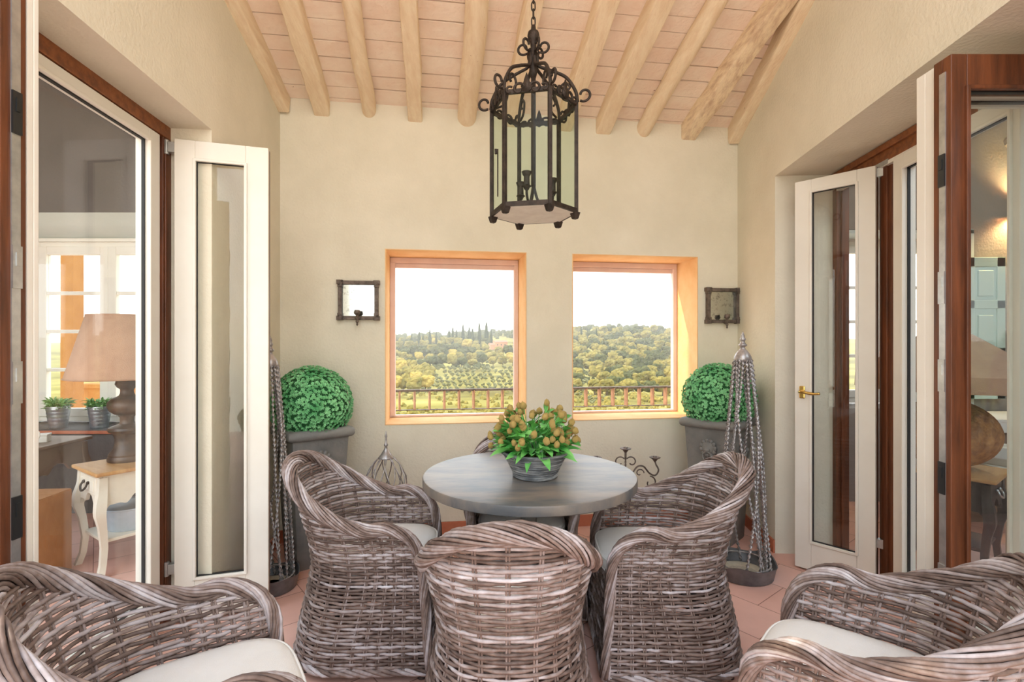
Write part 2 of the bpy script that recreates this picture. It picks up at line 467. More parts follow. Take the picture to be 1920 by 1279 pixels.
beam(BL + ldir * 0.03 - ln * 0.028 + Vector((0, 0, CZ - 0.045)), (ldir + Vector((0, 0, sl))).normalized(), 0.07, 0.12, 'sq', BEAM,
     'half beam running along the top of the left wall')
beam(BR + rdir * 0.03 - rn * 0.035 + Vector((0, 0, CZ - 0.055)), (rdir + Vector((0, 0, sl))).normalized(), 0.085, 0.14, 'sq', BEAM,
     'half beam running along the top of the right wall')

# window reveals, frames
def window(idx, H):
    a0, a1, z0, z1 = H
    M = Matrix((bdir, bn, Vector((0, 0, 1)))).transposed()
    org = BL + bdir * a0
    root = thing('window_%d' % idx, None, None, org, 0.0, kind='structure')
    root.rotation_euler = M.to_euler()
    Wd = a1 - a0; t = 0.006; D = WT + 0.02
    r = MB()
    r.box((t / 2, D / 2 - 0.004, (z0 + z1) / 2), (t, D, z1 - z0)); r.box((Wd - t / 2, D / 2 - 0.004, (z0 + z1) / 2), (t, D, z1 - z0))
    r.box((Wd / 2, D / 2 - 0.004, z1 - t / 2), (Wd, D, t)); r.box((Wd / 2, D / 2 - 0.004, z0 + t / 2), (Wd, D, t))
    # painted band edge round the reveal
    r.build('reveal', OCHRE, root)
    fr = MB(); y = WT - 0.01
    fr.box((0.026, y, (z0 + z1) / 2), (0.040, 0.05, z1 - z0 - 0.014)); fr.box((Wd - 0.024, y, (z0 + z1) / 2), (0.034, 0.05, z1 - z0 - 0.014))
    fr.box((Wd / 2, y, z1 - 0.028), (Wd - 0.02, 0.06, 0.042)); fr.box((Wd / 2, y + 0.012, z1 - 0.066), (Wd - 0.02, 0.035, 0.034))
    fr.box((Wd / 2, y, z0 + 0.015), (Wd - 0.02, 0.05, 0.016))
    fr.build('window_frame', PINKWOOD, root, bevel=0.004)
    g = MB(); g.box((Wd / 2, y + 0.015, (z0 + z1) / 2), (Wd - 0.10, 0.004, z1 - z0 - 0.08)); g.build('pane', glass_mat('window_glass', (0.99, 0.995, 0.99, 1), 0.15) if idx == 1 else bpy.data.materials['window_glass'], root)
window(1, W1); window(2, W2)

# baseboards
def strip(name, org, d, nrm, a0, a1, h, t, m):
    M = Matrix((d, nrm, Vector((0, 0, 1)))).transposed()
    b = MB(); b.box(org + d * ((a0 + a1) / 2) - nrm * (t / 2) + Vector((0, 0, h / 2)), (a1 - a0, t, h), M=M)
    return struct(b.build(name, m, bevel=0.002))
strip('baseboard_back', BL, bdir, bn, 0.0, BLEN, 0.085, 0.012, TERRA)
strip('baseboard_left', BL, ldir, ln, 0.012, LO[0], 0.085, 0.012, TERRA)
strip('baseboard_right', BR, rdir, rn, 0.012, RO[0], 0.085, 0.012, TERRA)

# ------------------------------------------------------------------ folding doors
def lerp(a, b, t): return a + (b - a) * t
def leaf(name, hinge, free, z0, z1, th, stiles, top, bot, label, flip=False, white=PAINT, brown=WOOD, lock=False, handle=None, both=None):
    """door leaf from hinge to free edge; local x along the leaf, local -y is the painted face"""
    h = Vector((hinge[0], hinge[1], 0)); fr_ = Vector((free[0], free[1], 0)); d = fr_ - h; L = d.length
    root = thing(name, label, 'door', (h.x, h.y, z0), atan2(d.y, d.x), kind='structure')
    H = z1 - z0
    def ring(mb, y0, y1, s0, s1, t_, b_):
        c = (y0 + y1) / 2; dy = abs(y1 - y0)
        mb.box((s0 / 2, c, H / 2), (s0, dy, H)); mb.box((L - s1 / 2, c, H / 2), (s1, dy, H))
        mb.box(((s0 + L - s1) / 2, c, H - t_ / 2), (L - s0 - s1, dy, t_)); mb.box(((s0 + L - s1) / 2, c, b_ / 2), (L - s0 - s1, dy, b_))
    sg = 1 if flip else -1
    a = MB(); ring(a, sg * th * 0.5, sg * th * 0.02, *stiles, top, bot)
    # glazing bead, proud of the frame
    bd = MB(); x0, x1, q0, q1 = stiles[0], L - stiles[1], bot, H - top; bw = 0.014; yy = sg * (th * 0.5 + 0.003); dy = 0.016
    bd.box((x0 - 0.001, yy, (q0 + q1) / 2), (bw, dy, q1 - q0 + bw)); bd.box((x1 + 0.001, yy, (q0 + q1) / 2), (bw, dy, q1 - q0 + bw))
    bd.box(((x0 + x1) / 2, yy, q0), (x1 - x0, dy, bw)); bd.box(((x0 + x1) / 2, yy, q1), (x1 - x0, dy, bw))
    a.build('inner_frame', both or white, root, bevel=0.003)
    b = MB(); ring(b, -sg * th * 0.5, sg * th * 0.02, *[s - 0.004 for s in stiles], top - 0.004, bot - 0.004)
    b.build('outer_frame', brown, root, bevel=0.003)
    bd.build('glazing_bead', both or white, root, bevel=0.003)
    g = MB(); g.box(((x0 + x1) / 2, 0, (q0 + q1) / 2), (x1 - x0 + 0.01, 0.005, q1 - q0 + 0.01)); g.build('pane', PANE, root)
    gk = MB()
    for (c, s_) in (((x0 + 0.003, sg * th * 0.12, (q0 + q1) / 2), (0.006, th * 0.22, q1 - q0)), ((x1 - 0.003, sg * th * 0.12, (q0 + q1) / 2), (0.006, th * 0.22, q1 - q0)),
                    (((x0 + x1) / 2, sg * th * 0.12, q1 - 0.003), (x1 - x0, th * 0.22, 0.006)), (((x0 + x1) / 2, sg * th * 0.12, q0 + 0.003), (x1 - x0, th * 0.22, 0.006))):
        gk.box(c, s_)
    gk.build('gasket', RUBBER, root)
    if lock:
        s_ = MB(); s_.box((L + 0.0015, 0.004, H / 2), (0.004, 0.024, H - 0.10)); st = s_.build('lock_strip', STEEL, root)
        for zc in (0.24, 0.55, 0.9, 1.25, 1.55, 1.95):
            q = MB(); q.box((L + 0.005, 0.004, zc), (0.005, 0.026, 0.11)); q.box((L + 0.008, 0.004, zc + 0.02), (0.004, 0.010, 0.035)); q.build('keeper_plate', DARKSTEEL if zc in (0.9, 1.95) else STEEL, root)
    if handle:
        hx, hz, s = handle
        q = MB(); y = sg * (th * 0.5)
        q.box((hx, y + sg * 0.006, hz), (0.032, 0.012, 0.075))
        hd = q.build('handle_plate', BRASS, root, bevel=0.006)
        q = MB(); q.tube(catmull([(hx, y + sg * 0.008, hz + 0.004), (hx, y + sg * 0.045, hz + 0.004), (hx + s * 0.02, y + sg * 0.055, hz + 0.004), (hx + s * 0.07, y + sg * 0.055, hz - 0.002), (hx + s * 0.11, y + sg * 0.052, hz + 0.002)], 5), [0.010] * 6 + [0.009] * 10 + [0.0075] * 5, 8)
        q.build('handle_lever', BRASS, root, smooth='all')
    return root

# left side
leaf('door_1', (-1.646, 2.509), (-1.249, 2.635), 0.022, 2.362, 0.062, (0.088, 0.105), 0.095, 0.195,
     'narrow white glazed door leaf standing ajar at the left, its edge before the left planter')
leaf('door_2', (-1.707, 2.435), (-1.616, 1.50), 0.022, 2.362, 0.062, (0.085, 0.085), 0.054, 0.16,
     'closed white glazed leaf in the left doorway, the side table and lamp behind its glass', flip=True, both=PAINT, brown=PAINT)
leaf('door_3', (-1.86, 1.325), (-1.29, 1.325), 0.022, 2.362, 0.07, (0.09, 0.09), 0.1, 0.18,
     'brown folded door leaf with a steel lock strip at the far left edge', flip=True, lock=True, white=WOOD)
leaf('door_4', (-1.86, 1.385), (-1.295, 1.385), 0.022, 2.362, 0.035, (0.09, 0.09), 0.1, 0.18,
     'white folded leaf edge behind the brown leaf at far left', flip=True, brown=PAINT)
# right side
leaf('door_5', (2.020, 2.833), (1.746, 3.140), 0.012, 2.345, 0.062, (0.088, 0.090), 0.075, 0.168,
     'narrow white glazed door leaf standing ajar at the right, with a brass lever handle', flip=True, handle=(0.368, 1.06, -1))
leaf('door_6', (2.046, 2.705), (1.964, 1.945), 0.012, 2.345, 0.062, (0.085, 0.04), 0.075, 0.16,
     'closed white glazed leaf set in the right doorway behind the brown folded leaf', both=PAINT, brown=PAINT)
leaf('door_7', (2.04, 1.755), (1.474, 1.755), 0.012, 2.345, 0.072, (0.05, 0.053), 0.115, 0.18,
     'brown stained folded door leaf at the far right edge, with steel lock strip', white=WOOD, flip=True, lock=True)
leaf('door_8', (2.04, 1.842), (1.488, 1.842), 0.012, 2.345, 0.085, (0.06, 0.06), 0.10, 0.18,
     'white folded leaf edge stacked behind the brown leaf at far right', white=PAINT, brown=PAINT)

def frame(idx, hp, d, nrm, L, ztop, zb, jamb_w):
    """wood lining of a doorway: header and far jamb; hp far end of the door plane"""
    M = Matrix((d, nrm, Vector((0, 0, 1)))).transposed()
    r = thing('trim_%d' % idx, None, None, hp, 0, kind='structure'); r.rotation_euler = M.to_euler()
    a = MB(); a.box((L / 2, 0.02, (ztop + zb) / 2), (L, 0.07, ztop - zb)); a.box((L / 2, -0.022, ztop - 0.018), (L, 0.022, 0.036))
    a.build('header', WOOD_H, r, bevel=0.003)
    a = MB(); a.box((L / 2, -0.002, zb - 0.010), (L, 0.03, 0.020)); a.build('white_track', PAINT, r)
    a = MB(); a.box((jamb_w / 2, 0.02, zb / 2), (jamb_w, 0.075, zb)); a.box((jamb_w + 0.006, 0.03, zb / 2), (0.016, 0.045, zb)); a.build('jamb', WOOD, r, bevel=0.004)
    a = MB(); a.box((L * 0.25, -0.012, zb - 0.004), (0.13, 0.012, 0.026)); a.box((L * 0.6, -0.012, zb - 0.004), (0.06, 0.012, 0.026)); a.build('track_catch', STEEL, r)
frame(1, Vector((-1.742, 2.552, 0)) , ldir, ln, 1.60, 2.432, 2.368, 0.075)
frame(2, Vector((2.083, 3.30, 0)), rdir, rn, 1.95, 2.448, 2.352, 0.05)
# brown meeting post beside the fixed leaves
def post(idx, c, d, nrm, w_, t_, h):
    M = Matrix((d, nrm, Vector((0, 0, 1)))).transposed(); a = MB()
    a.box(Vector((0, 0, h / 2)), (w_, t_, h), M=M); a.box(-nrm * (t_ / 2) + Vector((0, 0, h / 2)), (w_ * 0.45, 0.02, h), M=M)
    struct(a.build('trim_%d' % idx, WOOD, loc=c, bevel=0.003))
post(3, Vector((2.075, 2.80, 0.0)), rdir, rn, 0.11, 0.06, 2.35)
def leaf_hinge(root, z):
    a = MB(); a.box((-0.012, -0.01, z), (0.035, 0.03, 0.05)); a.tube([(-0.038, -0.01, z - 0.035), (-0.038, -0.01, z + 0.035)], 0.013, 10); a.box((-0.064, -0.008, z), (0.03, 0.03, 0.045))
    a.build('hinge', STEEL, root, bevel=0.002)
for nm in ('door_1', 'door_5'):
    o = bpy.data.objects[nm]; leaf_hinge(o, 2.30); leaf_hinge(o, 0.25)

# ------------------------------------------------------------------ wicker armchair
WZ = [(0.04, 0.305), (0.14, 0.296), (0.28, 0.262), (0.40, 0.240), (0.50, 0.249), (0.64, 0.277), (0.75, 0.288), (0.88, 0.302)]
BZ = [(0.04, -0.315), (0.14, -0.305), (0.28, -0.275), (0.40, -0.255), (0.50, -0.266), (0.64, -0.300), (0.75, -0.325), (0.88, -0.352)]
FZ = [(0.04, 0.300), (0.14, 0.292), (0.28, 0.275), (0.40, 0.266), (0.64, 0.262), (0.88, 0.262)]
ARM, BACK, RCOR = 0.604, 0.845, 0.12
def outline(s, z):
    """s in 0..1: front left -> round the back -> front right"""
    w_, yb, yf = interp(z, WZ), interp(z, BZ), interp(z, FZ)
    y1 = yb + 0.27
    if s < 0.27: return Vector((-w_, yf + (y1 - yf) * s / 0.27, z))
    if s > 0.73: return Vector((w_, y1 + (yf - y1) * (s - 0.73) / 0.27, z))
    a = pi + pi * (s - 0.27) / 0.46
    c, q = cos(a), sin(a); ex = 2 / 2.35
    return Vector((w_ * (abs(c) ** ex) * (1 if c > 0 else -1), y1 - (y1 - yb) * abs(q) ** ex, z))
def rim_z(s):
    q = abs(s - 0.5) * 2
    return ARM + (BACK - ARM) * smooth_interp(q, [(0.0, 1.0), (0.56, 0.0)]) + 0.026 * smooth_interp(q, [(0.56, 0.0), (0.82, 1.0)])
def braid(mb, path, R, strands, r, pitch, rnd, jitter=0.0015, closed=False, n=5):
    P = [Vector(p) for p in path]; N = len(P)
    ln_ = [0.0]
    for a, b in zip(P, P[1:]): ln_.append(ln_[-1] + (b - a).length)
    T = [(P[min(i + 1, N - 1)] - P[max(i - 1, 0)]).normalized() for i in range(N)]
    u = T[0].orthogonal().normalized(); U = []
    for i in range(N):
        u = (u - T[i] * u.dot(T[i])).normalized(); U.append(u)
    Rf = R if callable(R) else (lambda t: R)
    for k in range(strands):
        ph = 2 * pi * k / strands + rnd.uniform(-0.08, 0.08); pts = []; tone = rnd.uniform(0.18, 0.66)
        jr = rnd.uniform(-jitter, jitter)
        for i in range(N):
            a = ph + 2 * pi * ln_[i] / pitch
            rr = Rf(ln_[i] / ln_[-1]) + jr + 0.002 * sin(a * 1.7 + k)
            W_ = T[i].cross(U[i]); pts.append(P[i] + (U[i] * cos(a) + W_ * sin(a)) * rr)
        s0 = len(mb.v); mb.tube(pts, r, n, tone=tone)
        # tone drifts along the rod
        ph2 = rnd.uniform(0, 6)
        for i in range(len(pts)):
            for j in range(n): mb.t[s0 + i * n + j] = max(0, min(1, tone + 0.18 * sin(i * 0.35 + ph2)))

def make_chair_meshes():
    rnd = random.Random(12)
    NS = 25                                    # stake pairs round the U
    NFr = 6                                    # stake pairs across the front panel
    shell = MB()
    PITCH = 0.0130; z = 0.052; row = 0
    SUB = 4
    while z < BACK:
        pts = []; zj = z
        closed = z < 0.405
        seq = []                               # (position, stake index)
        tot = NS - 1
        for i in range(tot * SUB + 1):
            s = i / (tot * SUB)
            if z < ARM - RCOR: ok = True
            else:
                ok = rim_z(s) - 0.006 > z
                p = outline(s, z); yf = interp(z, FZ)
                if z > ARM - RCOR and z < ARM + 0.02:
                    dz = min(z - (ARM - RCOR), RCOR)
                    ylim = yf - (RCOR - sqrt(max(RCOR ** 2 - dz ** 2, 0)))
                    if p.y > ylim: ok = False
            if ok: seq.append((outline(s, z), i / SUB))
        if len(seq) < 4: break
        # outward normals from the centre line of the plan
        def off(p, si, q):
            c = Vector((0, max(min(p.y, 0.15), -0.03), p.z)); d = (p - c); d.z = 0
            if p.y > -0.0: d = Vector((p.x, 0, 0))
            d.normalize()
            return p + d * (0.0042 * cos(pi * (si + q)))
        runs = [[seq[0]]]
        for a, b in zip(seq, seq[1:]):
            if b[1] - a[1] > 0.3: runs.append([])
            runs[-1].append(b)
        for run in runs:
            if len(run) < 2: continue
            pl = [off(p, si, row) + Vector((0, 0, rnd.uniform(-0.0012, 0.0012))) for p, si in run]
            if closed:
                w_ = interp(z, WZ); yf = interp(z, FZ)
                m_ = NFr * SUB
                for i in range(1, m_):
                    x = w_ - 2 * w_ * i / m_
                    pl.append(Vector((x, yf + 0.0042 * cos(pi * (i / SUB + row + tot)), z)))
            seg = 0; base = rnd.uniform(0.05, 0.66)
            s0 = len(shell.v); rr = rnd.uniform(0.0057, 0.0066)
            shell.tube(pl, rr, 5, closed=closed, tone=base)
            nxt = 0; tv = base
            for i in range(len(pl)):
                if i >= nxt: tv = max(0.02, min(1, base + rnd.uniform(-0.3, 0.3))); nxt = i + rnd.randint(9, 22)
                for j in range(5): shell.t[s0 + i * 5 + j] = tv
        row += 1
        z += PITCH * (1.0 if z < 0.45 else 1.06)
    # stakes, in pairs
    for k in range(NS):
        s = k / (NS - 1)
        if k in (0, NS - 1): continue
        for dlt in (-0.0045, 0.0045):
            pts = []; zt = rim_z(s); m_ = 14
            yy = outline(s, zt).y - (interp(zt, FZ) - RCOR)
            if (s < 0.27 or s > 0.73) and yy > 0: zt = min(zt, ARM + 0.02 - RCOR + sqrt(max(RCOR ** 2 - yy ** 2, 0)) - 0.01)
            tan = (outline(min(s + 0.01, 1), 0.4) - outline(max(s - 0.01, 0), 0.4)).normalized()
            for i in range(m_ + 1):
                zz = 0.045 + (zt - 0.045) * i / m_
                p = outline(s, zz)
                if zz > ARM - RCOR and s < 0.27 or zz > ARM - RCOR and s > 0.73:
                    pass
                pts.append(p + tan * dlt)
            shell.tube(pts, 0.0042, 5, tone=rnd.uniform(0.1, 0.45))
    for k in range(1, NFr):
        for dlt in (-0.0045, 0.0045):
            pts = []
            for i in range(8):
                zz = 0.045 + 0.36 * i / 7; w_ = interp(zz, WZ)
                pts.append(Vector((w_ - 2 * w_ * k / NFr + dlt, interp(zz, FZ), zz)))
            shell.tube(pts, 0.0042, 5, tone=rnd.uniform(0.1, 0.45))
    # rim path: up the front post, round the corner, along arm and back
    path = []
    for i in range(10):
        zz = 0.05 + (ARM - RCOR - 0.05) * i / 10; path.append(Vector((-interp(zz, WZ), interp(zz, FZ), zz)))
    y0 = interp(ARM, FZ)
    for i in range(7):
        a = pi / 2 * i / 6
        zz = ARM - RCOR + RCOR * sin(a)
        path.append(Vector((-interp(zz, WZ) - 0.006 * sin(a), y0 - RCOR + RCOR * cos(a), zz)))
    m_ = 64
    for i in range(1, m_):
        s = 0.045 + (0.91) * i / m_
        p = outline(s, rim_z(s))
        if p.y > y0 - RCOR - 0.005 : continue
        d = Vector((p.x, p.y - 0.1 if p.y < 0 else 0, 0)).normalized() * 0.010
        path.append(p + d)
    half = [p for p in path]
    # mirror the front post on the other side
    post_ = [Vector((-p.x, p.y, p.z)) for p in half[:17]][::-1]
    path = half + post_
    for _ in range(5):
        path = [path[0]] + [(path[i - 1] + path[i] * 2 + path[i + 1]) / 4 for i in range(1, len(path) - 1)] + [path[-1]]
    rim = MB()
    def R(t):
        return smooth_interp(abs(t - 0.5) * 2, [(0.0, 0.0275), (0.40, 0.0240), (0.62, 0.0190), (1.0, 0.0140)])
    braid(rim, path, R, 15, 0.0053, 0.50, rnd, jitter=0.0038)
    rim.tube(path, [R(i / (len(path) - 1)) * 0.76 for i in range(len(path))], 8, tone=0.0)
    # base band
    bpath = []
    for i in range(60): bpath.append(outline(i / 59, 0.046))
    w_ = interp(0.046, WZ)
    for i in range(1, 24): bpath.append(Vector((w_ - 2 * w_ * i / 24, interp(0.046, FZ), 0.046)))
    bpath.append(bpath[0].copy())
    band = MB(); braid(band, bpath, 0.0095, 4, 0.0075, 0.20, rnd)
    deck = MB()
    poly = []
    for i in range(40):
        p = outline(i / 39, 0.385); poly.append((p.x * 0.95, p.y * 0.94))
    deck.prism(poly, 'z', 0.02, c=(0, 0, 0.380), tone=0.3)
    legs = []
    for sx, sy in ((-1, 1), (1, 1), (-0.78, -0.86), (0.78, -0.86)):
        l = MB(); l.tube([(sx * 0.272, sy * 0.262, 0.0), (sx * 0.268, sy * 0.258, 0.07), (sx * 0.262, sy * 0.252, 0.13)], [0.015, 0.018, 0.019], 10, tone=0.1); legs.append(l)
    return shell, rim, band, deck, legs

def make_cushion():
    mb = MB(); N = 56; base = []
    for i in range(N):
        a = 2 * pi * i / N
        ex = 2 / 4.5 if sin(a) > 0 else 2 / 2.6
        c, q = cos(a), sin(a)
        x = 0.222 * abs(c) ** (2 / 3.4) * (1 if c > 0 else -1)
        y = 0.026 + (0.262 if q > 0 else 0.245) * abs(q) ** ex * (1 if q > 0 else -1)
        base.append((x, y))
    rings = []
    for sc, z in ((0.30, 0.0), (0.9, 0.0), (0.975, 0.008), (1.0, 0.022), (1.003, 0.044), (0.985, 0.062), (0.94, 0.074), (0.82, 0.082), (0.6, 0.089), (0.3, 0.093), (0.02, 0.094)):
        rings.append([Vector((x * sc, 0.026 + (y - 0.026) * sc, z)) for x, y in base])
    mb.loops(rings)
    pipe = MB()
    for z, s in ((0.060, 0.995), (0.010, 0.985)):
        pipe.tube([(x * s, 0.026 + (y - 0.026) * s, z) for x, y in base], 0.0042, 6, closed=True)
    return mb, pipe

sh, rim, band, deck, legs = make_chair_meshes()
chair0 = thing('wicker_armchair', 'x', 'chair')
sh.build('woven_shell', WICKER, chair0, smooth='all'); rim.build('braided_rim', WICKER, chair0, smooth='all')
band.build('base_braid', WICKER, chair0, smooth='all'); deck.build('seat_deck', WICKER, chair0)
for l in legs: l.build('leg', DARKWOOD, chair0, smooth=True)
cm_, pp_ = make_cushion()
cush0 = thing('seat_cushion', 'x', 'cushion')
cm_.build('cushion_pad', CUSHION, cush0, smooth='all'); pp_.build('piping', CUSHION, cush0, smooth='all')
CHAIRS = [
    ((-0.012, 1.79), (0.0, 1.0), 'grey wicker armchair with its back to the viewer, in front of the round table'),
    ((-0.640, 2.36), (1.0, 0.03), 'grey wicker armchair on the left of the round table, seen from its side'),
    ((0.675, 2.315), (-1.0, 0.03), 'grey wicker armchair on the right of the round table, seen from its side'),
    ((0.050, 2.765), (0.0, -1.0), 'grey wicker armchair behind the round table, mostly hidden by the flower pot'),
    ((-0.844, 1.301), (0.829, 0.559), 'large grey wicker armchair cut off by the lower left corner'),
    ((0.995, 1.404), (-0.766, 0.643), 'large grey wicker armchair cut off by the lower right corner'),
]
CUSHL = ['white cushion on the wicker armchair nearest the middle, its back to the viewer',
         'white seat cushion in the wicker armchair left of the table', 'white seat cushion in the wicker armchair right of the table',
         'white seat cushion in the far wicker armchair, seen below the tabletop', 'white piped cushion in the lower left wicker armchair',
         'white piped cushion in the lower right wicker armchair']
for i, ((x, y), (fx, fy), lab) in enumerate(CHAIRS):
    o = chair0 if i == 0 else copy_tree(chair0)
    rz = atan2(-fx, fy)
    o.location = (x, y, 0); o.rotation_euler = (0, 0, rz)
    tag(o, lab, 'chair', 'wicker armchairs around the table')
    q = cush0 if i == 0 else copy_tree(cush0)
    q.location = (x, y, 0.3905); q.rotation_euler = (0, 0, rz)
    tag(q, CUSHL[i], 'cushion', 'white cushions in the wicker armchairs')

# ------------------------------------------------------------------ table
tb = thing('round_table', 'round grey zinc-topped pedestal table in the middle of the wicker armchairs', 'table', (0.083, 2.455, 0))
m_ = MB(); R = 0.505
m_.lathe([(0.02, 0.704), (R - 0.02, 0.704), (R - 0.004, 0.706), (R, 0.710), (R, 0.742), (R - 0.003, 0.748), (R - 0.012, 0.750), (0.25, 0.750), (0.01, 0.750)], 96)
m_.build('tabletop', ZINC_TOP, tb, smooth=True)
m_ = MB(); m_.lathe([(0.06, 0.06), (0.055, 0.12), (0.035, 0.30), (0.036, 0.52), (0.046, 0.62), (0.058, 0.68), (0.10, 0.702), (0.10, 0.704)], 24)
m_.build('pedestal', LEAD, tb, smooth=True)
m_ = MB(); m_.lathe([(0.26, 0.0), (0.26, 0.018), (0.20, 0.034), (0.08, 0.06), (0.06, 0.065)], 40); m_.build('base_plate', LEAD, tb, smooth=True)

# potted flowers on the table
rnd = random.Random(21)
pl = thing('potted_flowers', 'pot of green leaves and ochre globe flowers in the middle of the round table', 'potted plant', (0.108, 2.385, 0.7505))
m_ = MB()
prof = [(0.096, 0.0), (0.104, 0.004), (0.106, 0.010)]
for i in range(24):
    t = i / 23; prof.append((0.104 + 0.048 * t ** 1.25 + 0.0016 * sin(i * 2.4), 0.012 + 0.098 * t))
prof += [(0.160, 0.113), (0.161, 0.120), (0.152, 0.122), (0.146, 0.110), (0.12, 0.095), (0.01, 0.095)]
m_.lathe(prof, 48); m_.build('pot', mat('ribbed_grey_pot', lin(84, 88, 92), lin(176, 178, 178), 0.6, 9, 7, bump=0.5, bscale=40, stretch=(1, 1, 5), lo=0.42, hi=0.72), pl, smooth=True)
m_ = MB(); m_.lathe([(0.01, 0.088), (0.135, 0.100), (0.14, 0.098)], 24); m_.build('soil', SOIL, pl)
stems = MB(); leaves = MB(); heads = []
def leaf_shape(mb, base, d, L, W, rnd, droop=0.25, tone=0.5):
    d = Vector(d).normalized(); side = d.cross(Vector((0, 0, 1)))
    side = side.normalized() if side.length > 1e-3 else Vector((1, 0, 0))
    up = side.cross(d).normalized()
    roll = rnd.uniform(-0.6, 0.6); s2 = side * cos(roll) + up * sin(roll); u2 = up * cos(roll) - side * sin(roll)
    rows = []
    for i in range(6):
        t = i / 5; c = Vector(base) + d * (L * t) - Vector((0, 0, 1)) * (droop * L * t * t)
        wv = W * (sin(pi * min(1, 0.08 + t * 0.92)) ** 0.8) * (1 - 0.25 * t) if i < 5 else 0.001
        rows.append([c - s2 * wv / 2 + u2 * wv * 0.18, c, c + s2 * wv / 2 + u2 * wv * 0.18])
    mb.loops(rows, closed_ring=False, cap=False, tone=tone)
for k in range(98):
    a = rnd.uniform(0, 2 * pi); el = rnd.uniform(0.02, 1.0)
    tilt = 1.22 * sqrt(el)                      # 0 = upright
    ln_ = 0.205 + rnd.uniform(-0.025, 0.03) - 0.035 * el
    b0 = Vector((0.05 * cos(a) * rnd.random(), 0.05 * sin(a) * rnd.random(), 0.10))
    d = Vector((sin(tilt) * cos(a), sin(tilt) * sin(a), cos(tilt)))
    tip = b0 + d * ln_ + Vector((0, 0, 0.01))
    if k % 9 == 4: tip = b0 + d * (ln_ + 0.03) - Vector((0, 0, 0.05))
    mid = b0 + (tip - b0) * 0.5 + Vector((0, 0, 0.02))
    stems.tube(catmull([b0, mid, tip], 4), 0.0018, 4)
    heads.append((tip, rnd.uniform(0.0120, 0.0160)))
    for q in range(3):
        t = rnd.uniform(0.35, 0.85); p = b0 + (tip - b0) * t
        a2 = a + rnd.uniform(-1.2, 1.2)
        leaf_shape(leaves, p, (cos(a2), sin(a2), rnd.uniform(0.1, 1.1)), rnd.uniform(0.05, 0.085), rnd.uniform(0.028, 0.044), rnd)
for k in range(60):
    a = rnd.uniform(0, 2 * pi); r0 = rnd.uniform(0.06, 0.13)
    leaf_shape(leaves, (r0 * cos(a), r0 * sin(a), rnd.uniform(0.11, 0.15)), (cos(a), sin(a), rnd.uniform(-0.1, 0.7)), rnd.uniform(0.07, 0.11), rnd.uniform(0.03, 0.045), rnd, 0.4)
stems.build('flower_stems', LEAF_T, pl, smooth='all'); leaves.build('foliage', LEAF_T, pl, smooth='all')
h0 = None
for tip, r in heads:
    if h0 is None:
        m_ = MB(); r2 = random.Random(3); m_.sphere((0, 0, 0), 1.0, 10, 7, (1, 1, 1.15), jit=0.10, rnd=r2); m_.tube([(0, 0, 0.9), (0, 0, 1.5)], [0.22, 0.1], 5)
        h0 = m_.build('flower_head', HEAD, pl, smooth='all'); o = h0
    else:
        o = h0.copy(); COL.objects.link(o); o.parent = pl
    o.location = tip; o.scale = (r, r, r); o.rotation_euler = (rnd.uniform(-0.5, 0.5), rnd.uniform(-0.5, 0.5), rnd.uniform(0, 6))

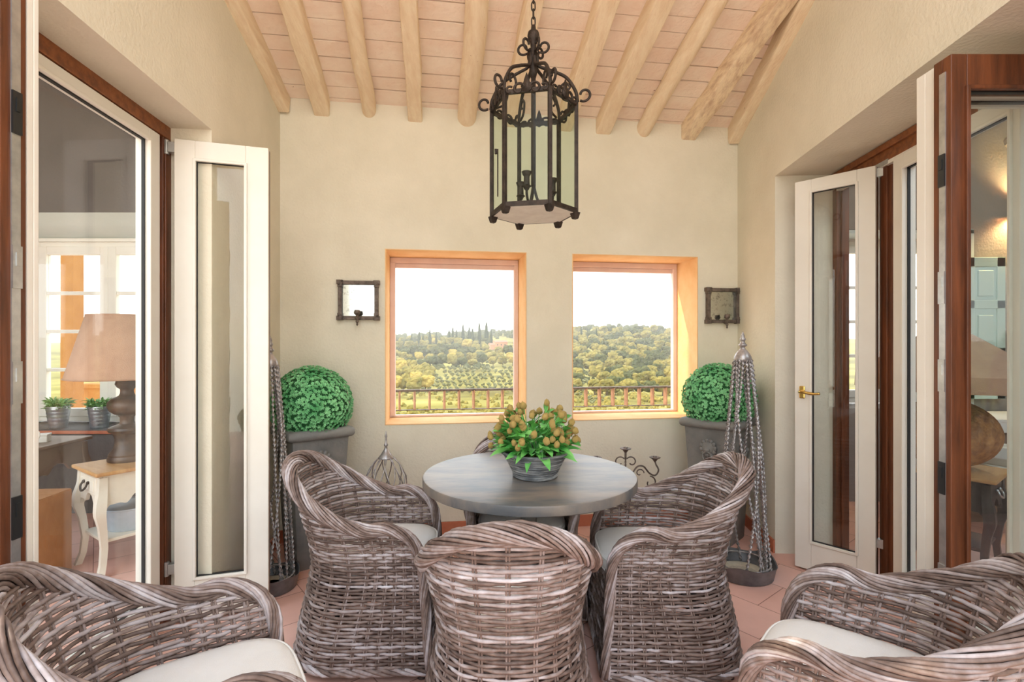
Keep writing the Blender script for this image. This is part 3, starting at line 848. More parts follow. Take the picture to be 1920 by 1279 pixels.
# ------------------------------------------------------------------ planters with box balls
def make_topiary():
    rnd = random.Random(5)
    root = thing('topiary_planter', 'x', 'planter')
    m_ = MB()
    def sq(h, z, r=0.008):
        out = []
        for cx, cy, a0 in ((h - r, h - r, 0), (-h + r, h - r, pi / 2), (-h + r, -h + r, pi), (h - r, -h + r, 3 * pi / 2)):
            for k in range(3):
                a = a0 + pi / 4 * k; out.append(Vector((cx + r * cos(a), cy + r * sin(a), z)))
        return out
    rings = [sq(0.126, 0.0), sq(0.130, 0.01), sq(0.145, 0.30), sq(0.160, 0.60), sq(0.170, 0.775), sq(0.172, 0.785)]
    for i in range(9):
        a = -pi / 2 + pi * i / 8; rings.append(sq(0.182 + 0.022 * cos(a), 0.815 + 0.030 * sin(a), 0.02))
    rings += [sq(0.160, 0.846), sq(0.155, 0.80)]
    m_.loops(rings, cap=True)
    m_.build('planter_box', LEAD, root, smooth=True)
    # cast relief mask on the two front faces
    for sgn in (0, 1):
        b = MB(); r2 = random.Random(8)
        b.sphere((0, 0, 0), 0.048, 16, 10, (1, 0.45, 1.05), jit=0.10, rnd=r2); b.sphere((0, -0.02, -0.012), 0.020, 10, 7, (1, 0.8, 0.8))
        for q in range(11):
            a = 2 * pi * q / 11; b.sphere((0.046 * cos(a), -0.004, 0.048 * sin(a)), 0.016, 8, 6, (1, 0.6, 1))
        b.tube([(0.03 * cos(2 * pi * q / 20), -0.024, -0.055 + 0.03 * sin(2 * pi * q / 20)) for q in range(20)], 0.005, 6, closed=True)
        o = b.build('relief_mask', LEAD, root, smooth='all', loc=(0, -0.172, 0.655) if sgn == 0 else (0.172, 0, 0.655), rz=0 if sgn == 0 else pi / 2)
    s = MB(); s.prism([(-0.156, -0.156), (0.156, -0.156), (0.156, 0.156), (-0.156, 0.156)], 'z', 0.02, c=(0, 0, 0.815)); s.build('soil', SOIL, root)
    # clipped ball: thousands of small leaf rosettes
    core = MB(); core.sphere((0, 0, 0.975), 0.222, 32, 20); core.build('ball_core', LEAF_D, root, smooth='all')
    l = MB(); N = 2300; ga = pi * (3 - sqrt(5))
    for i in range(N):
        z = 1 - 2 * (i + 0.5) / N; rr = sqrt(1 - z * z); a = ga * i
        d = Vector((rr * cos(a), rr * sin(a), z)); d = (d + Vector((rnd.uniform(-1, 1), rnd.uniform(-1, 1), rnd.uniform(-1, 1))) * 0.05).normalized()
        if d.z < -0.75: continue
        c = Vector((0, 0, 0.975)) + d * (0.236 + rnd.uniform(-0.009, 0.010))
        t1 = d.orthogonal().normalized(); t2 = d.cross(t1); ph = rnd.uniform(0, 6); tn = rnd.uniform(0.2, 1.0)
        for ringi, (nl, el, L, W) in enumerate(((5, 0.45, 0.0150, 0.0080), (4, 0.95, 0.0125, 0.0065))):
            for k in range(nl):
                b = ph + 2 * pi * k / nl + ringi * 0.6
                o_ = (t1 * cos(b) + t2 * sin(b)); sd_ = (t2 * cos(b) - t1 * sin(b))
                dd = (o_ * cos(el) + d * sin(el)); nn = d * cos(el) - o_ * sin(el)
                p0 = c; p1 = c + dd * L * 0.5 + sd_ * W / 2 + nn * 0.001; p2 = c + dd * L; p3 = c + dd * L * 0.5 - sd_ * W / 2 + nn * 0.001
                l._add([p0, p1, p2, p3], [(0, 1, 2, 3)], tone=tn)
    l.build('leaf_ball', LEAF_B, root)
    return root
tp = make_topiary(); tp.location = (-1.262, 3.232, 0); tp.rotation_euler = (0, 0, radians(40))
tag(tp, 'tall grey square planter with clipped box ball, in the left back corner', 'planter', 'planters with clipped box balls')
t2_ = copy_tree(tp); t2_.location = (1.452, 3.60, 0); t2_.rotation_euler = (0, 0, radians(-44))
tag(t2_, 'tall grey square planter with clipped box ball, in the right back corner', 'planter', 'planters with clipped box balls')

# ------------------------------------------------------------------ twisted rope obelisks in trays
def twisted(mb, pts, w_, t_, pitch, ph, n=6):
    P = [Vector(p) for p in pts]; L = 0; rings = []
    T = [(P[min(i + 1, len(P) - 1)] - P[max(i - 1, 0)]).normalized() for i in range(len(P))]
    u = T[0].orthogonal().normalized()
    for i, p in enumerate(P):
        if i: L += (p - P[i - 1]).length
        u = (u - T[i] * u.dot(T[i])).normalized(); v = T[i].cross(u); a = ph + 2 * pi * L / pitch
        e1 = u * cos(a) + v * sin(a); e2 = v * cos(a) - u * sin(a)
        rings.append([p + e1 * (w_ / 2 * cos(2 * pi * k / n)) + e2 * (t_ / 2 * sin(2 * pi * k / n)) for k in range(n)])
    mb.loops(rings)
def make_obelisk():
    rnd = random.Random(31)
    root = thing('twisted_obelisk', 'x', 'obelisk')
    R0, Rt, zt = 0.128, 0.039, 1.285
    m_ = MB()
    n = 40; inner = []; rim_ = []; out = []
    wob = lambda a: 0.012 * sin(3 * a + 0.6) + 0.008 * sin(5 * a)
    rings = []
    for (r, z, k) in ((0.03, 0.003, 0), (0.135, 0.0, 0), (0.142, 0.004, 0), (0.155, 0.085, 1), (0.158, 0.088, 1), (0.152, 0.086, 1), (0.138, 0.012, 0), (0.03, 0.012, 0)):
        rings.append([Vector((r * cos(2 * pi * i / n), r * sin(2 * pi * i / n), z + (wob(2 * pi * i / n) if k else 0))) for i in range(n)])
    m_.loops(rings); m_.build('tray', GALV, root, smooth=True)
    m_ = MB(); m_.lathe([(0.02, 0.010), (0.125, 0.014), (0.128, 0.012)], 32); m_.build('tray_fill', mat('sand', lin(206, 196, 174), lin(190, 178, 156), 0.95, 40), root)
    m_ = MB(); m_.tube([(R0 * cos(2 * pi * k / 36), R0 * sin(2 * pi * k / 36), 0.075) for k in range(36)], 0.0045, 6, closed=True); m_.build('base_ring', TWIST, root, smooth='all')
    N = 16
    for k in range(N):
        a0 = 2 * pi * k / N; sw = [0.35, 1.5, -0.35, -1.5][k % 4]; sw += rnd.uniform(-0.15, 0.15)
        pts = []
        for i in range(151):
            t = i / 150; z = 0.02 + (zt - 0.02) * t
            r = Rt + (R0 - Rt) * (1 - t) ** 0.92 + 0.006 * sin(pi * t)
            a = a0 + sw * (1 - t)
            pts.append((r * cos(a), r * sin(a), z))
        s = MB(); twisted(s, pts, 0.0185, 0.0065, 0.056, rnd.uniform(0, 6)); s.build('twisted_strand', TWIST, root, smooth='all')
    m_ = MB(); m_.lathe([(0.012, 1.262), (0.041, 1.270), (0.043, 1.285), (0.041, 1.300), (0.034, 1.318), (0.022, 1.336), (0.013, 1.346), (0.011, 1.358), (0.019, 1.364), (0.021, 1.371), (0.013, 1.380), (0.009, 1.392), (0.014, 1.400), (0.0145, 1.407), (0.008, 1.416), (0.010, 1.424), (0.004, 1.443), (0.001, 1.452)], 20)
    m_.build('finial', TWIST, root, smooth='all')
    return root
ob = make_obelisk(); ob.location = (1.368, 3.035, 0); ob.scale = (1.17, 1.17, 0.99)
tag(ob, 'tall twisted-strand metal obelisk in a tray, before the right planter', 'obelisk', 'twisted metal obelisks')
o2 = copy_tree(ob); o2.location = (-1.352, 2.865, 0); o2.scale = (0.97, 0.97, 0.97); o2.rotation_euler = (0, 0, 0.6)
tag(o2, 'twisted-strand metal obelisk in a tray, behind the left ajar door leaf', 'obelisk', 'twisted metal obelisks')

# wire cage ornament on the floor
cg = thing('wire_cage_ornament', 'pale wire onion-shaped cage with pointed finial, between left planter and table', 'ornament', (-0.812, 3.30, 0))
prof = [(0.05, 0.02), (0.075, 0.12), (0.11, 0.30), (0.132, 0.44), (0.128, 0.50), (0.105, 0.56), (0.072, 0.605), (0.045, 0.630)]
m_ = MB()
for k in range(9):
    for sg in (1, -1):
        pts = []
        for i in range(26):
            t = i / 25; z = 0.02 + 0.61 * t; r = smooth_interp(z, [(b, a) for a, b in prof]); a = 2 * pi * k / 9 + sg * 1.5 * t
            pts.append((r * cos(a), r * sin(a), z))
        m_.tube(pts, 0.0036, 5)
m_.build('wire_mesh', TWIST, cg, smooth='all')
m_ = MB(); m_.lathe([(0.05, 0.622), (0.050, 0.630), (0.030, 0.655), (0.012, 0.685), (0.008, 0.70), (0.013, 0.706), (0.013, 0.714), (0.007, 0.722), (0.006, 0.755), (0.009, 0.765), (0.003, 0.795), (0.001, 0.80)], 14); m_.build('finial', TWIST, cg, smooth='all')
m_ = MB(); m_.lathe([(0.065, 0.0), (0.068, 0.008), (0.06, 0.02), (0.045, 0.026)], 20); m_.build('foot', RUST, cg, smooth=True)

# iron candelabra on the floor by the back wall
cd = thing('candelabra', 'rusty scrolled iron floor candelabra against the back wall, right of the table', 'candelabra', (0.765, 3.45, 0))
def spiral(c, r0, r1, a0, a1, n=22, plane='xz'):
    out = []
    for i in range(n + 1):
        t = i / n; a = a0 + (a1 - a0) * t; r = r0 + (r1 - r0) * t
        out.append(Vector((c[0] + r * cos(a), c[1], c[2] + r * sin(a))))
    return out
m_ = MB(); twisted(m_, [(0, 0, 0.05 + 0.55 * i / 80) for i in range(81)], 0.014, 0.009, 0.04, 0); m_.build('stem', RUST, cd, smooth='all')
for q in range(3):
    a = 2 * pi * q / 3 + 0.5; l = MB()
    l.tube(catmull([(0, 0, 0.14), (0.06 * cos(a), 0.06 * sin(a), 0.11), (0.11 * cos(a), 0.11 * sin(a), 0.03), (0.145 * cos(a), 0.145 * sin(a), 0.006), (0.16 * cos(a), 0.16 * sin(a), 0.02)], 6), 0.006, 6); l.build('foot', RUST, cd, smooth='all')
def cup(c):
    k = MB(); k.lathe([(0.006, -0.01), (0.012, 0.0), (0.022, 0.012), (0.036, 0.018), (0.038, 0.022), (0.030, 0.024), (0.014, 0.022), (0.013, 0.030), (0.008, 0.030)], 18, c=c); return k.build('candle_cup', RUST, cd, smooth=True)
for sg in (1, -1):
    k = MB()
    k.tube(spiral((sg * 0.040, 0, 0.565), 0.038, 0.014, pi / 2 + sg * pi / 2 - sg * 0.6, pi / 2 + sg * pi / 2 - sg * 5.6), 0.0045, 6)
    k.tube(catmull([(0, 0, 0.47), (sg * 0.03, 0, 0.465), (sg * 0.075, 0, 0.53), (sg * 0.12, 0, 0.535), (sg * 0.16, 0, 0.49), (sg * 0.20, 0, 0.475), (sg * 0.222, 0, 0.51), (sg * 0.205, 0, 0.548), (sg * 0.198, 0, 0.572)], 6), 0.0055, 6)
    k.tube(spiral((sg * 0.095, 0, 0.49), 0.030, 0.010, (0.0 if sg > 0 else pi), (0.0 if sg > 0 else pi) + sg * 5.2), 0.004, 6)
    k.tube(spiral((sg * 0.165, 0, 0.425), 0.045, 0.014, pi / 2, pi / 2 - sg * 5.2), 0.0045, 6)
    k.build('scroll_arm', RUST, cd, smooth='all'); cup((sg * 0.198, 0, 0.575))
cup((0, 0, 0.635))
k = MB(); k.tube([(0, 0, 0.59), (0, 0, 0.636)], 0.007, 8); k.build('stem_top', RUST, cd)

# ------------------------------------------------------------------ mirror sconces
def make_sconce():
    root = thing('mirror_sconce', 'x', 'sconce')       # local x along the wall, -y into the room
    S = 0.135; wb = 0.026
    fm = MB()
    for (cx, cz, dx, dz) in ((0, S - wb / 2, 2 * S, wb), (0, -S + wb / 2, 2 * S, wb), (S - wb / 2, 0, wb, 2 * S), (-S + wb / 2, 0, wb, 2 * S)):
        fm.box((cx, -0.020, cz), (dx, 0.032, dz))
    for sx in (-1, 1):
        for sz in (-1, 1):
            fm.box((sx * (S - 0.011), -0.024, sz * (S - 0.011)), (0.042, 0.044, 0.030)); fm.box((sx * (S - 0.013), -0.024, sz * (S - 0.022)), (0.030, 0.046, 0.046))
            for q in (0, 1): fm.sphere((sx * (S - 0.006 - 0.022 * q), -0.050, sz * (S - 0.006 - 0.02 * (1 - q))), 0.006, 8, 5)
    fm.build('iron_frame', RUST, root, bevel=0.003)
    m_ = MB(); m_.box((0, -0.008, 0), (2 * S - 2 * wb + 0.008, 0.006, 2 * S - 2 * wb + 0.008)); m_.build('mirror_plate', MIRROR, root)
    c = MB(); c.tube(catmull([(0, -0.02, -S + 0.01), (0, -0.05, -S - 0.004), (0, -0.072, -S + 0.004)], 5), 0.006, 6)
    c.lathe([(0.002, -0.050), (0.008, -0.040), (0.004, -0.032), (0.011, -0.022), (0.008, -0.012), (0.014, -0.002), (0.016, 0.006), (0.010, 0.012), (0.010, 0.022), (0.020, 0.032), (0.022, 0.040), (0.017, 0.058), (0.014, 0.058), (0.012, 0.04)], 16, c=(0, -0.078, -S + 0.006))
    c.build('candle_cup', RUST, root, smooth=True)
    return root
wall_rz = atan2(bdir.y, bdir.x)
sc = make_sconce(); a = BL + bdir * 0.522 + Vector((0, 0, 1.663)); sc.location = a - bn * 0.002; sc.rotation_euler = (0, 0, wall_rz)
tag(sc, 'square foxed mirror sconce in rusty frame, left of the two windows', 'sconce', 'mirror sconces on the back wall')
s2 = copy_tree(sc); a = BL + bdir * 3.254 + Vector((0, 0, 1.654)); s2.location = a - bn * 0.002
tag(s2, 'square foxed mirror sconce in rusty frame, right of the two windows', 'sconce', 'mirror sconces on the back wall')

# ------------------------------------------------------------------ lantern
LX, LY = 0.099, 2.37
A = 0.198; ZB, ZT = 1.965, 2.468
lt = thing('hanging_lantern', 'hexagonal wrought iron and glass lantern hanging on a chain above the table', 'lantern', (LX, LY, ZB), radians(-11.5))
H = ZT - ZB
vx = [Vector((A * cos(pi / 3 * k), A * sin(pi / 3 * k), 0)) for k in range(6)]
for k in range(6):
    b = MB(); d = vx[k].normalized(); b.box(vx[k] + Vector((0, 0, H / 2)), (0.017, 0.017, H), rz=pi / 3 * k)
    b.build('corner_post', IRON, lt, bevel=0.002)
for nm, z, h in (('bottom_rail', 0.008, 0.020), ('top_rail', H - 0.010, 0.018)):
    b = MB()
    for k in range(6):
        p, q = vx[k], vx[(k + 1) % 6]; d = q - p
        b.box((p + q) / 2 + Vector((0, 0, z)), (d.length, 0.014, h), rz=atan2(d.y, d.x))
    b.build(nm, IRON, lt)
for k in range(6):
    p, q = vx[k] * 0.985, vx[(k + 1) % 6] * 0.985; d = q - p
    b = MB(); b.box((p + q) / 2 + Vector((0, 0, H / 2)), (d.length - 0.012, 0.003, H - 0.03), rz=atan2(d.y, d.x)); b.build('glass_pane', LGLASS, lt)
b = MB(); b.prism([(v.x * 0.98, v.y * 0.98) for v in vx], 'z', 0.006, c=(0, 0, 0.0)); b.build('floor_plate', mat('limewashed_plate', lin(240, 234, 222), lin(226, 218, 206), 0.7, 14), lt)
for k in range(6):
    b = MB(); c = vx[k] * 0.97
    b.lathe([(0.012, -0.030), (0.016, -0.026), (0.023, -0.004), (0.024, 0.0)], 4, c=c); b.build('foot', IRON, lt)
# scalloped cresting on each side
for k in range(6):
    p, q = vx[k], vx[(k + 1) % 6]; d = (q - p).normalized(); mid = (p + q) / 2; w_ = (q - p).length; nrm = Vector((mid.x, mid.y, 0)).normalized() * 0.008
    b = MB()
    def pl3(x, z): return mid + d * x + nrm + Vector((0, 0, H + z))
    for sg in (1, -1):
        pts = []
        for i in range(26):
            t = i / 25; ang = pi * 0.9 - t * 5.4; r = 0.027 - 0.016 * t
            pts.append(pl3(sg * (0.036 + r * cos(ang)), -0.004 + r * sin(ang)))
        b.tube(pts, 0.0058, 6)
        pts = []
        for i in range(20):
            t = i / 19; ang = pi * 0.75 - t * 4.6; r = 0.017 - 0.009 * t
            pts.append(pl3(sg * (0.077 + r * cos(ang)), -0.006 + r * sin(ang)))
        b.tube(pts, 0.0052, 6)
    leafp = [(-0.020, -0.012), (-0.026, 0.006), (-0.014, 0.020), (-0.009, 0.040), (0, 0.062), (0.009, 0.040), (0.014, 0.020), (0.026, 0.006), (0.020, -0.012), (0, -0.024)]
    vs = [pl3(x, z) + nrm * 0.6 for x, z in leafp] + [pl3(x, z) - nrm * 0.2 for x, z in leafp]; n_ = len(leafp)
    b._add(vs, [tuple(range(n_)), tuple(range(2 * n_ - 1, n_ - 1, -1))] + [(i, i + n_, (i + 1) % n_ + n_, (i + 1) % n_) for i in range(n_)])
    b.build('scroll_cresting', IRON, lt, smooth='all')
# crown arms from each corner to the hub, with curls
def radial(k, pts): 
    u = vx[k].normalized(); return [u * r + Vector((0, 0, H + z)) for r, z in pts]
for k in range(6):
    b = MB()
    b.tube(catmull(radial(k, [(A + 0.005, 0.0), (A - 0.004, 0.05), (A - 0.045, 0.115), (A - 0.105, 0.150), (0.060, 0.165), (0.024, 0.185), (0.016, 0.235)]), 6), 0.0078, 6)
    # outward curl at the corner
    pts = []
    for i in range(26):
        t = i / 25; ang = -2.2 + t * 5.2; r = 0.031 - 0.013 * t
        pts.append((A + 0.036 + r * cos(ang), 0.030 + r * sin(ang)))
    b.tube(radial(k, pts), 0.006, 6)
    # inner curl half way up
    b.tube(catmull(radial(k, [(A - 0.02, 0.004), (A - 0.060, 0.02), (A - 0.075, 0.065), (A - 0.052, 0.092), (A - 0.030, 0.072), (A - 0.043, 0.053)]), 6), 0.0055, 6)
    b.build('crown_arm', IRON, lt, smooth='all')
for k in range(6):
    b = MB(); pts = []
    for i in range(26):
        t = i / 25; ang = -2.4 + t * 5.4; r = 0.030 - 0.015 * t
        pts.append((0.048 + r * cos(ang), 0.235 + 0.034 + r * sin(ang)))
    b.tube(radial(k, [(0.012, 0.16), (0.016, 0.21)] + pts), 0.0058, 6); b.build('top_curl', IRON, lt, smooth='all')
b = MB(); b.lathe([(0.012, H + 0.13), (0.020, H + 0.16), (0.014, H + 0.20), (0.020, H + 0.24), (0.013, H + 0.27), (0.016, H + 0.295), (0.024, H + 0.305), (0.028, H + 0.325), (0.024, H + 0.342), (0.012, H + 0.352), (0.010, H + 0.372), (0.004, H + 0.375)], 16); b.build('hub', IRON, lt, smooth='all')
b = MB(); b.tube([(0, 0, 0.13), (0, 0, H + 0.15)], 0.011, 10); b.build('centre_rod', IRON, lt, smooth='all')
for k in range(3):
    a = 2 * pi * k / 3 + 0.35; u = Vector((cos(a), sin(a), 0)); b = MB()
    b.tube(catmull([Vector((0, 0, 0.14)), u * 0.02 + Vector((0, 0, 0.07)), u * 0.055 + Vector((0, 0, 0.035)), u * 0.088 + Vector((0, 0, 0.065)), u * 0.092 + Vector((0, 0, 0.11))], 6), 0.0065, 6)
    b.lathe([(0.010, -0.01), (0.014, 0.0), (0.022, 0.006), (0.014, 0.012), (0.013, 0.05), (0.018, 0.056), (0.023, 0.070), (0.019, 0.072), (0.010, 0.066)], 12, c=u * 0.092 + Vector((0, 0, 0.10)))
    b.build('candle_arm', IRON, lt, smooth=True)
b = MB(); b.box((-0.150, -0.120, 0.26), (0.010, 0.010, 0.022)); b.tube([(-0.135, -0.148, 0.05), (-0.135, -0.148, 0.26)], 0.003, 5); b.build('latch', IRON, lt)
zc = H + 0.372; i = 0; zceil = 3.045 + 0.29 * 1.36 - ZB
ch = MB()
while zc < zceil + 0.05:
    pts = []
    for q in range(14):
        a = 2 * pi * q / 14; x = 0.0085 * cos(a); z = 0.017 * sin(a) + (0.006 if sin(a) > 0 else -0.006)
        pts.append((x if i % 2 == 0 else 0, 0 if i % 2 == 0 else x, zc + 0.018 + z))
    ch.tube(pts, 0.0032, 6, closed=True); zc += 0.036; i += 1
ch.build('chain', IRON, lt, smooth='all')

# ------------------------------------------------------------------ the study seen through the left doorway
X3 = Vector((1, 0, 0)); Y3 = Vector((0, 1, 0))
SH = (0.85, 2.5, 0.665, 2.41)            # window recess, measured from x = -5.2
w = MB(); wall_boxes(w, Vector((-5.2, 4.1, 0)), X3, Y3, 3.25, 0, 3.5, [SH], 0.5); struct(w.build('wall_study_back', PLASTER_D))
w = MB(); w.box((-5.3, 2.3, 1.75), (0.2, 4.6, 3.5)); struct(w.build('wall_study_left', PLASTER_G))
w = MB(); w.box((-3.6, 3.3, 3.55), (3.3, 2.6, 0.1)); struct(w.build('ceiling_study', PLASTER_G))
# sloping pale soffit of the recess and its terracotta sill
w = MB(); w.prism([(4.102, 2.41), (4.60, 2.41), (4.60, 2.22)], 'y', 1.65, M=Matrix(((0, -1, 0), (1, 0, 0), (0, 0, 1))), c=(-3.525, 0, 0))
struct(w.build('trim_6', PLASTER_W))
w = MB(); w.box((-3.525, 4.29, 0.650), (1.70, 0.42, 0.025)); struct(w.build('trim_7', TERRA, bevel=0.004))

def casement_window(idx, x0, x1, z0, z1, y, bars, m, two=True):
    r = thing('window_%d' % idx, None, None, (x0, y, z0), 0, kind='structure'); Wd, Hh = x1 - x0, z1 - z0
    a = MB(); fw = 0.045
    a.box((fw / 2, 0, Hh / 2), (fw, 0.08, Hh)); a.box((Wd - fw / 2, 0, Hh / 2), (fw, 0.08, Hh)); a.box((Wd / 2, 0, fw / 2), (Wd - 2 * fw, 0.078, fw)); a.box((Wd / 2, 0, Hh - fw / 2), (Wd - 2 * fw, 0.078, fw))
    a.box((Wd / 2, -0.045, Hh + 0.012), (Wd + 0.06, 0.03, 0.03))
    a.build('window_frame', m, r, bevel=0.004)
    halves = [(fw, Wd / 2), (Wd / 2, Wd - fw)] if two else [(fw, Wd - fw)]
    for (p, q) in halves:
        c = MB(); sw = 0.07; zc = Hh / 2; ww = q - p; hh = Hh - 2 * fw
        c.box((p + sw / 2, -0.03, zc), (sw, 0.05, hh)); c.box((q - sw / 2, -0.03, zc), (sw, 0.05, hh)); c.box(((p + q) / 2, -0.03, fw + sw / 2), (ww - 2 * sw, 0.048, sw)); c.box(((p + q) / 2, -0.03, Hh - fw - sw / 2), (ww - 2 * sw, 0.048, sw))
        for k in range(1, bars): c.box(((p + q) / 2, -0.03, fw + sw + (hh - 2 * sw) * k / bars), (ww - 2 * sw, 0.035, 0.030))
        cs = c.build('casement', m, r, bevel=0.004)
        g = MB(); g.box(((p + q) / 2, -0.03, zc), (ww - 2 * sw, 0.004, hh - 2 * sw)); g.build('pane', bpy.data.materials['window_glass'], cs)
casement_window(3, -4.16, -2.86, 0.68, 2.245, 4.50, 4, PAINT)
w = MB(); w.box((-4.255, 4.55, 1.5), (0.19, 0.1, 1.7)); w.box((-2.78, 4.55, 1.5), (0.16, 0.1, 1.7)); w.box((-3.525, 4.57, 2.33), (1.65, 0.06, 0.18)); struct(w.build('trim_8', PLASTER_W))
# limed beam end in the study
b = MB(); b.tube([(0, 0, 0), (0, -1.2, 0.35), (0, -3.4, 0.99)], 0.06, 10); tag(b.build('ceiling_beam', BEAM, smooth=True, loc=(-3.16, 3.32, 3.0)), 'pale beam end at the top of the study, seen through the left glazed leaf', 'beam')

# white side table
st = thing('side_table', 'small white cabriole side table with oak top and drawer, behind the left glass', 'side table', (-2.405, 3.245, 0), atan2(-0.567, 0.824))
# local: the drawer faces -y ; width .37 along x, depth .45 along y
st.rotation_euler = (0, 0, atan2(-0.824 * -1, 0.567) * 0 + radians(-34.5))
def cabriole(mb, sx, sy, top, hw, hd, fl=0.03):
    prof = [(0.0, 1.00, 0.020), (0.14, 1.02, 0.021), (0.26, 1.10, 0.026), (0.36, 1.13, 0.025), (0.5, 1.02, 0.019), (0.7, 0.94, 0.0165), (0.88, 1.00, 0.0155), (1.0, 1.12, 0.017)]
    rings = []
    for i in range(25):
        t = i / 24; k = interp(t, [(a, b) for a, b, c in prof]); r = interp(t, [(a, c) for a, b, c in prof])
        cx = sx * (hw - 0.02 + (k - 1) * 0.16); cy = sy * (hd - 0.02 + (k - 1) * 0.16); z = top * (1 - t)
        rings.append([Vector((cx - r, cy - r, z)), Vector((cx + r, cy - r, z)), Vector((cx + r, cy + r, z)), Vector((cx - r, cy + r, z))])
    mb.loops(rings)
def apron(mb, p, q, ztop, h, t, waves):
    """scalloped apron board from p to q"""
    p, q = Vector(p), Vector(q); d = q - p; L = d.length; d.normalize(); n = Vector((-d.y, d.x, 0))
    top = [(0, ztop), (L, ztop)]; bot = []
    for i in range(41):
        u = 1 - i / 40; s_ = abs(u - 0.5) * 2
        z = ztop - h * (0.78 + 0.30 * smooth_interp(s_, [(0.0, 0.0), (0.22, 0.12), (0.45, 0.95), (0.62, 0.75), (0.85, 0.8), (1.0, 1.6)]) - (0.10 if waves else 0) * (1 - s_) ** 4)
        bot.append((u * L, z))
    M = Matrix((d, n, Vector((0, 0, 1)))).transposed()
    mb.prism(top + bot, 'y', t, M=M, c=p)
hw, hd = 0.185, 0.225
for sx in (-1, 1):
    for sy in (-1, 1):
        l = MB(); cabriole(l, sx, sy, 0.585, hw, hd); l.build('leg', WHITEWOOD, st, smooth=True, angle=50)
a = MB()
apron(a, (-hw + 0.02, -hd + 0.015, 0), (hw - 0.02, -hd + 0.015, 0), 0.597, 0.175, 0.02, True); apron(a, (-hw + 0.02, hd - 0.015, 0), (hw - 0.02, hd - 0.015, 0), 0.597, 0.175, 0.02, True)
apron(a, (hw - 0.015, -hd + 0.02, 0), (hw - 0.015, hd - 0.02, 0), 0.597, 0.175, 0.02, True); apron(a, (-hw + 0.015, -hd + 0.02, 0), (-hw + 0.015, hd - 0.02, 0), 0.597, 0.175, 0.02, True)
a.build('apron', WHITEWOOD, st)
a = MB(); a.box((0, 0, 0.608), (2 * hw + 0.05, 2 * hd + 0.05, 0.022)); a.build('top_board', OAKTOP, st, bevel=0.007)
a = MB(); a.box((0, 0, 0.205), (2 * hw - 0.05, 2 * hd - 0.05, 0.018)); a.build('shelf', WHITEWOOD, st, bevel=0.003)
a = MB(); a.box((0, -hd + 0.004, 0.525), (0.26, 0.012, 0.105)); dr = a.build('drawer', WHITEWOOD, st, bevel=0.004)
a = MB(); a.box((0, -hd - 0.004, 0.525), (0.20, 0.006, 0.066)); a.build('drawer_panel', WHITEWOOD, dr, bevel=0.003)
a = MB()
for sx in (-1, 1): a.sphere((sx * 0.035, -hd - 0.012, 0.54), 0.010, 8, 6)
a.tube(catmull([(-0.035, -hd - 0.014, 0.540), (-0.040, -hd - 0.026, 0.515), (0, -hd - 0.034, 0.493), (0.040, -hd - 0.026, 0.515), (0.035, -hd - 0.014, 0.540)], 5), 0.006, 6)
a.build('drop_handle', IRON, dr, smooth='all')

def lathe_part(name, prof, m, parent, n=40): 
    b = MB(); b.lathe(prof, n); return b.build(name, m, parent, smooth=True, angle=40)
lp = thing('table_lamp', 'large table lamp with dark turned base and tapered linen shade, in the study', 'lamp', (-2.462, 3.275, 0.6195))
lathe_part('lamp_base', [(r * 0.80, z) for r, z in [(0.01, 0.0), (0.126, 0.0), (0.130, 0.006), (0.130, 0.024), (0.122, 0.034), (0.124, 0.044), (0.112, 0.056), (0.092, 0.078), (0.082, 0.11), (0.080, 0.14), (0.088, 0.158), (0.090, 0.168), (0.098, 0.176), (0.120, 0.186), (0.128, 0.198), (0.120, 0.212), (0.085, 0.224), (0.052, 0.234), (0.046, 0.25), (0.048, 0.275), (0.058, 0.284), (0.060, 0.290), (0.085, 0.298), (0.116, 0.318), (0.131, 0.345), (0.128, 0.372), (0.105, 0.395), (0.075, 0.405), (0.056, 0.412), (0.047, 0.425), (0.043, 0.445), (0.047, 0.455), (0.066, 0.466), (0.080, 0.485), (0.074, 0.505), (0.050, 0.518), (0.036, 0.530), (0.034, 0.55), (0.01, 0.555)]], LAMPWOOD, lp)
b = MB()
b.loops([[Vector((r * cos(2 * pi * k / 48), r * sin(2 * pi * k / 48), z)) for k in range(48)] for r, z in ((0.315, 0.525), (0.207, 0.925), (0.203, 0.925), (0.311, 0.527), (0.315, 0.525))], cap=False)
shd = b.build('lamp_shade', SHADE, lp, smooth='all')
b = MB()
for r, z in ((0.315, 0.530), (0.207, 0.921)): b.tube([(r * cos(2 * pi * k / 48), r * sin(2 * pi * k / 48), z) for k in range(48)], 0.004, 5, closed=True)
b.build('shade_trim', SHADE, lp, smooth='all')
b = MB(); b.tube([(0, 0, 0.55), (0, 0, 0.66)], 0.016, 10); b.tube([(0, 0, 0.66), (0, 0, 0.90)], 0.004, 6); b.box((0, 0, 0.90), (0.41, 0.006, 0.006)); b.build('lamp_holder', BRASS, lp)

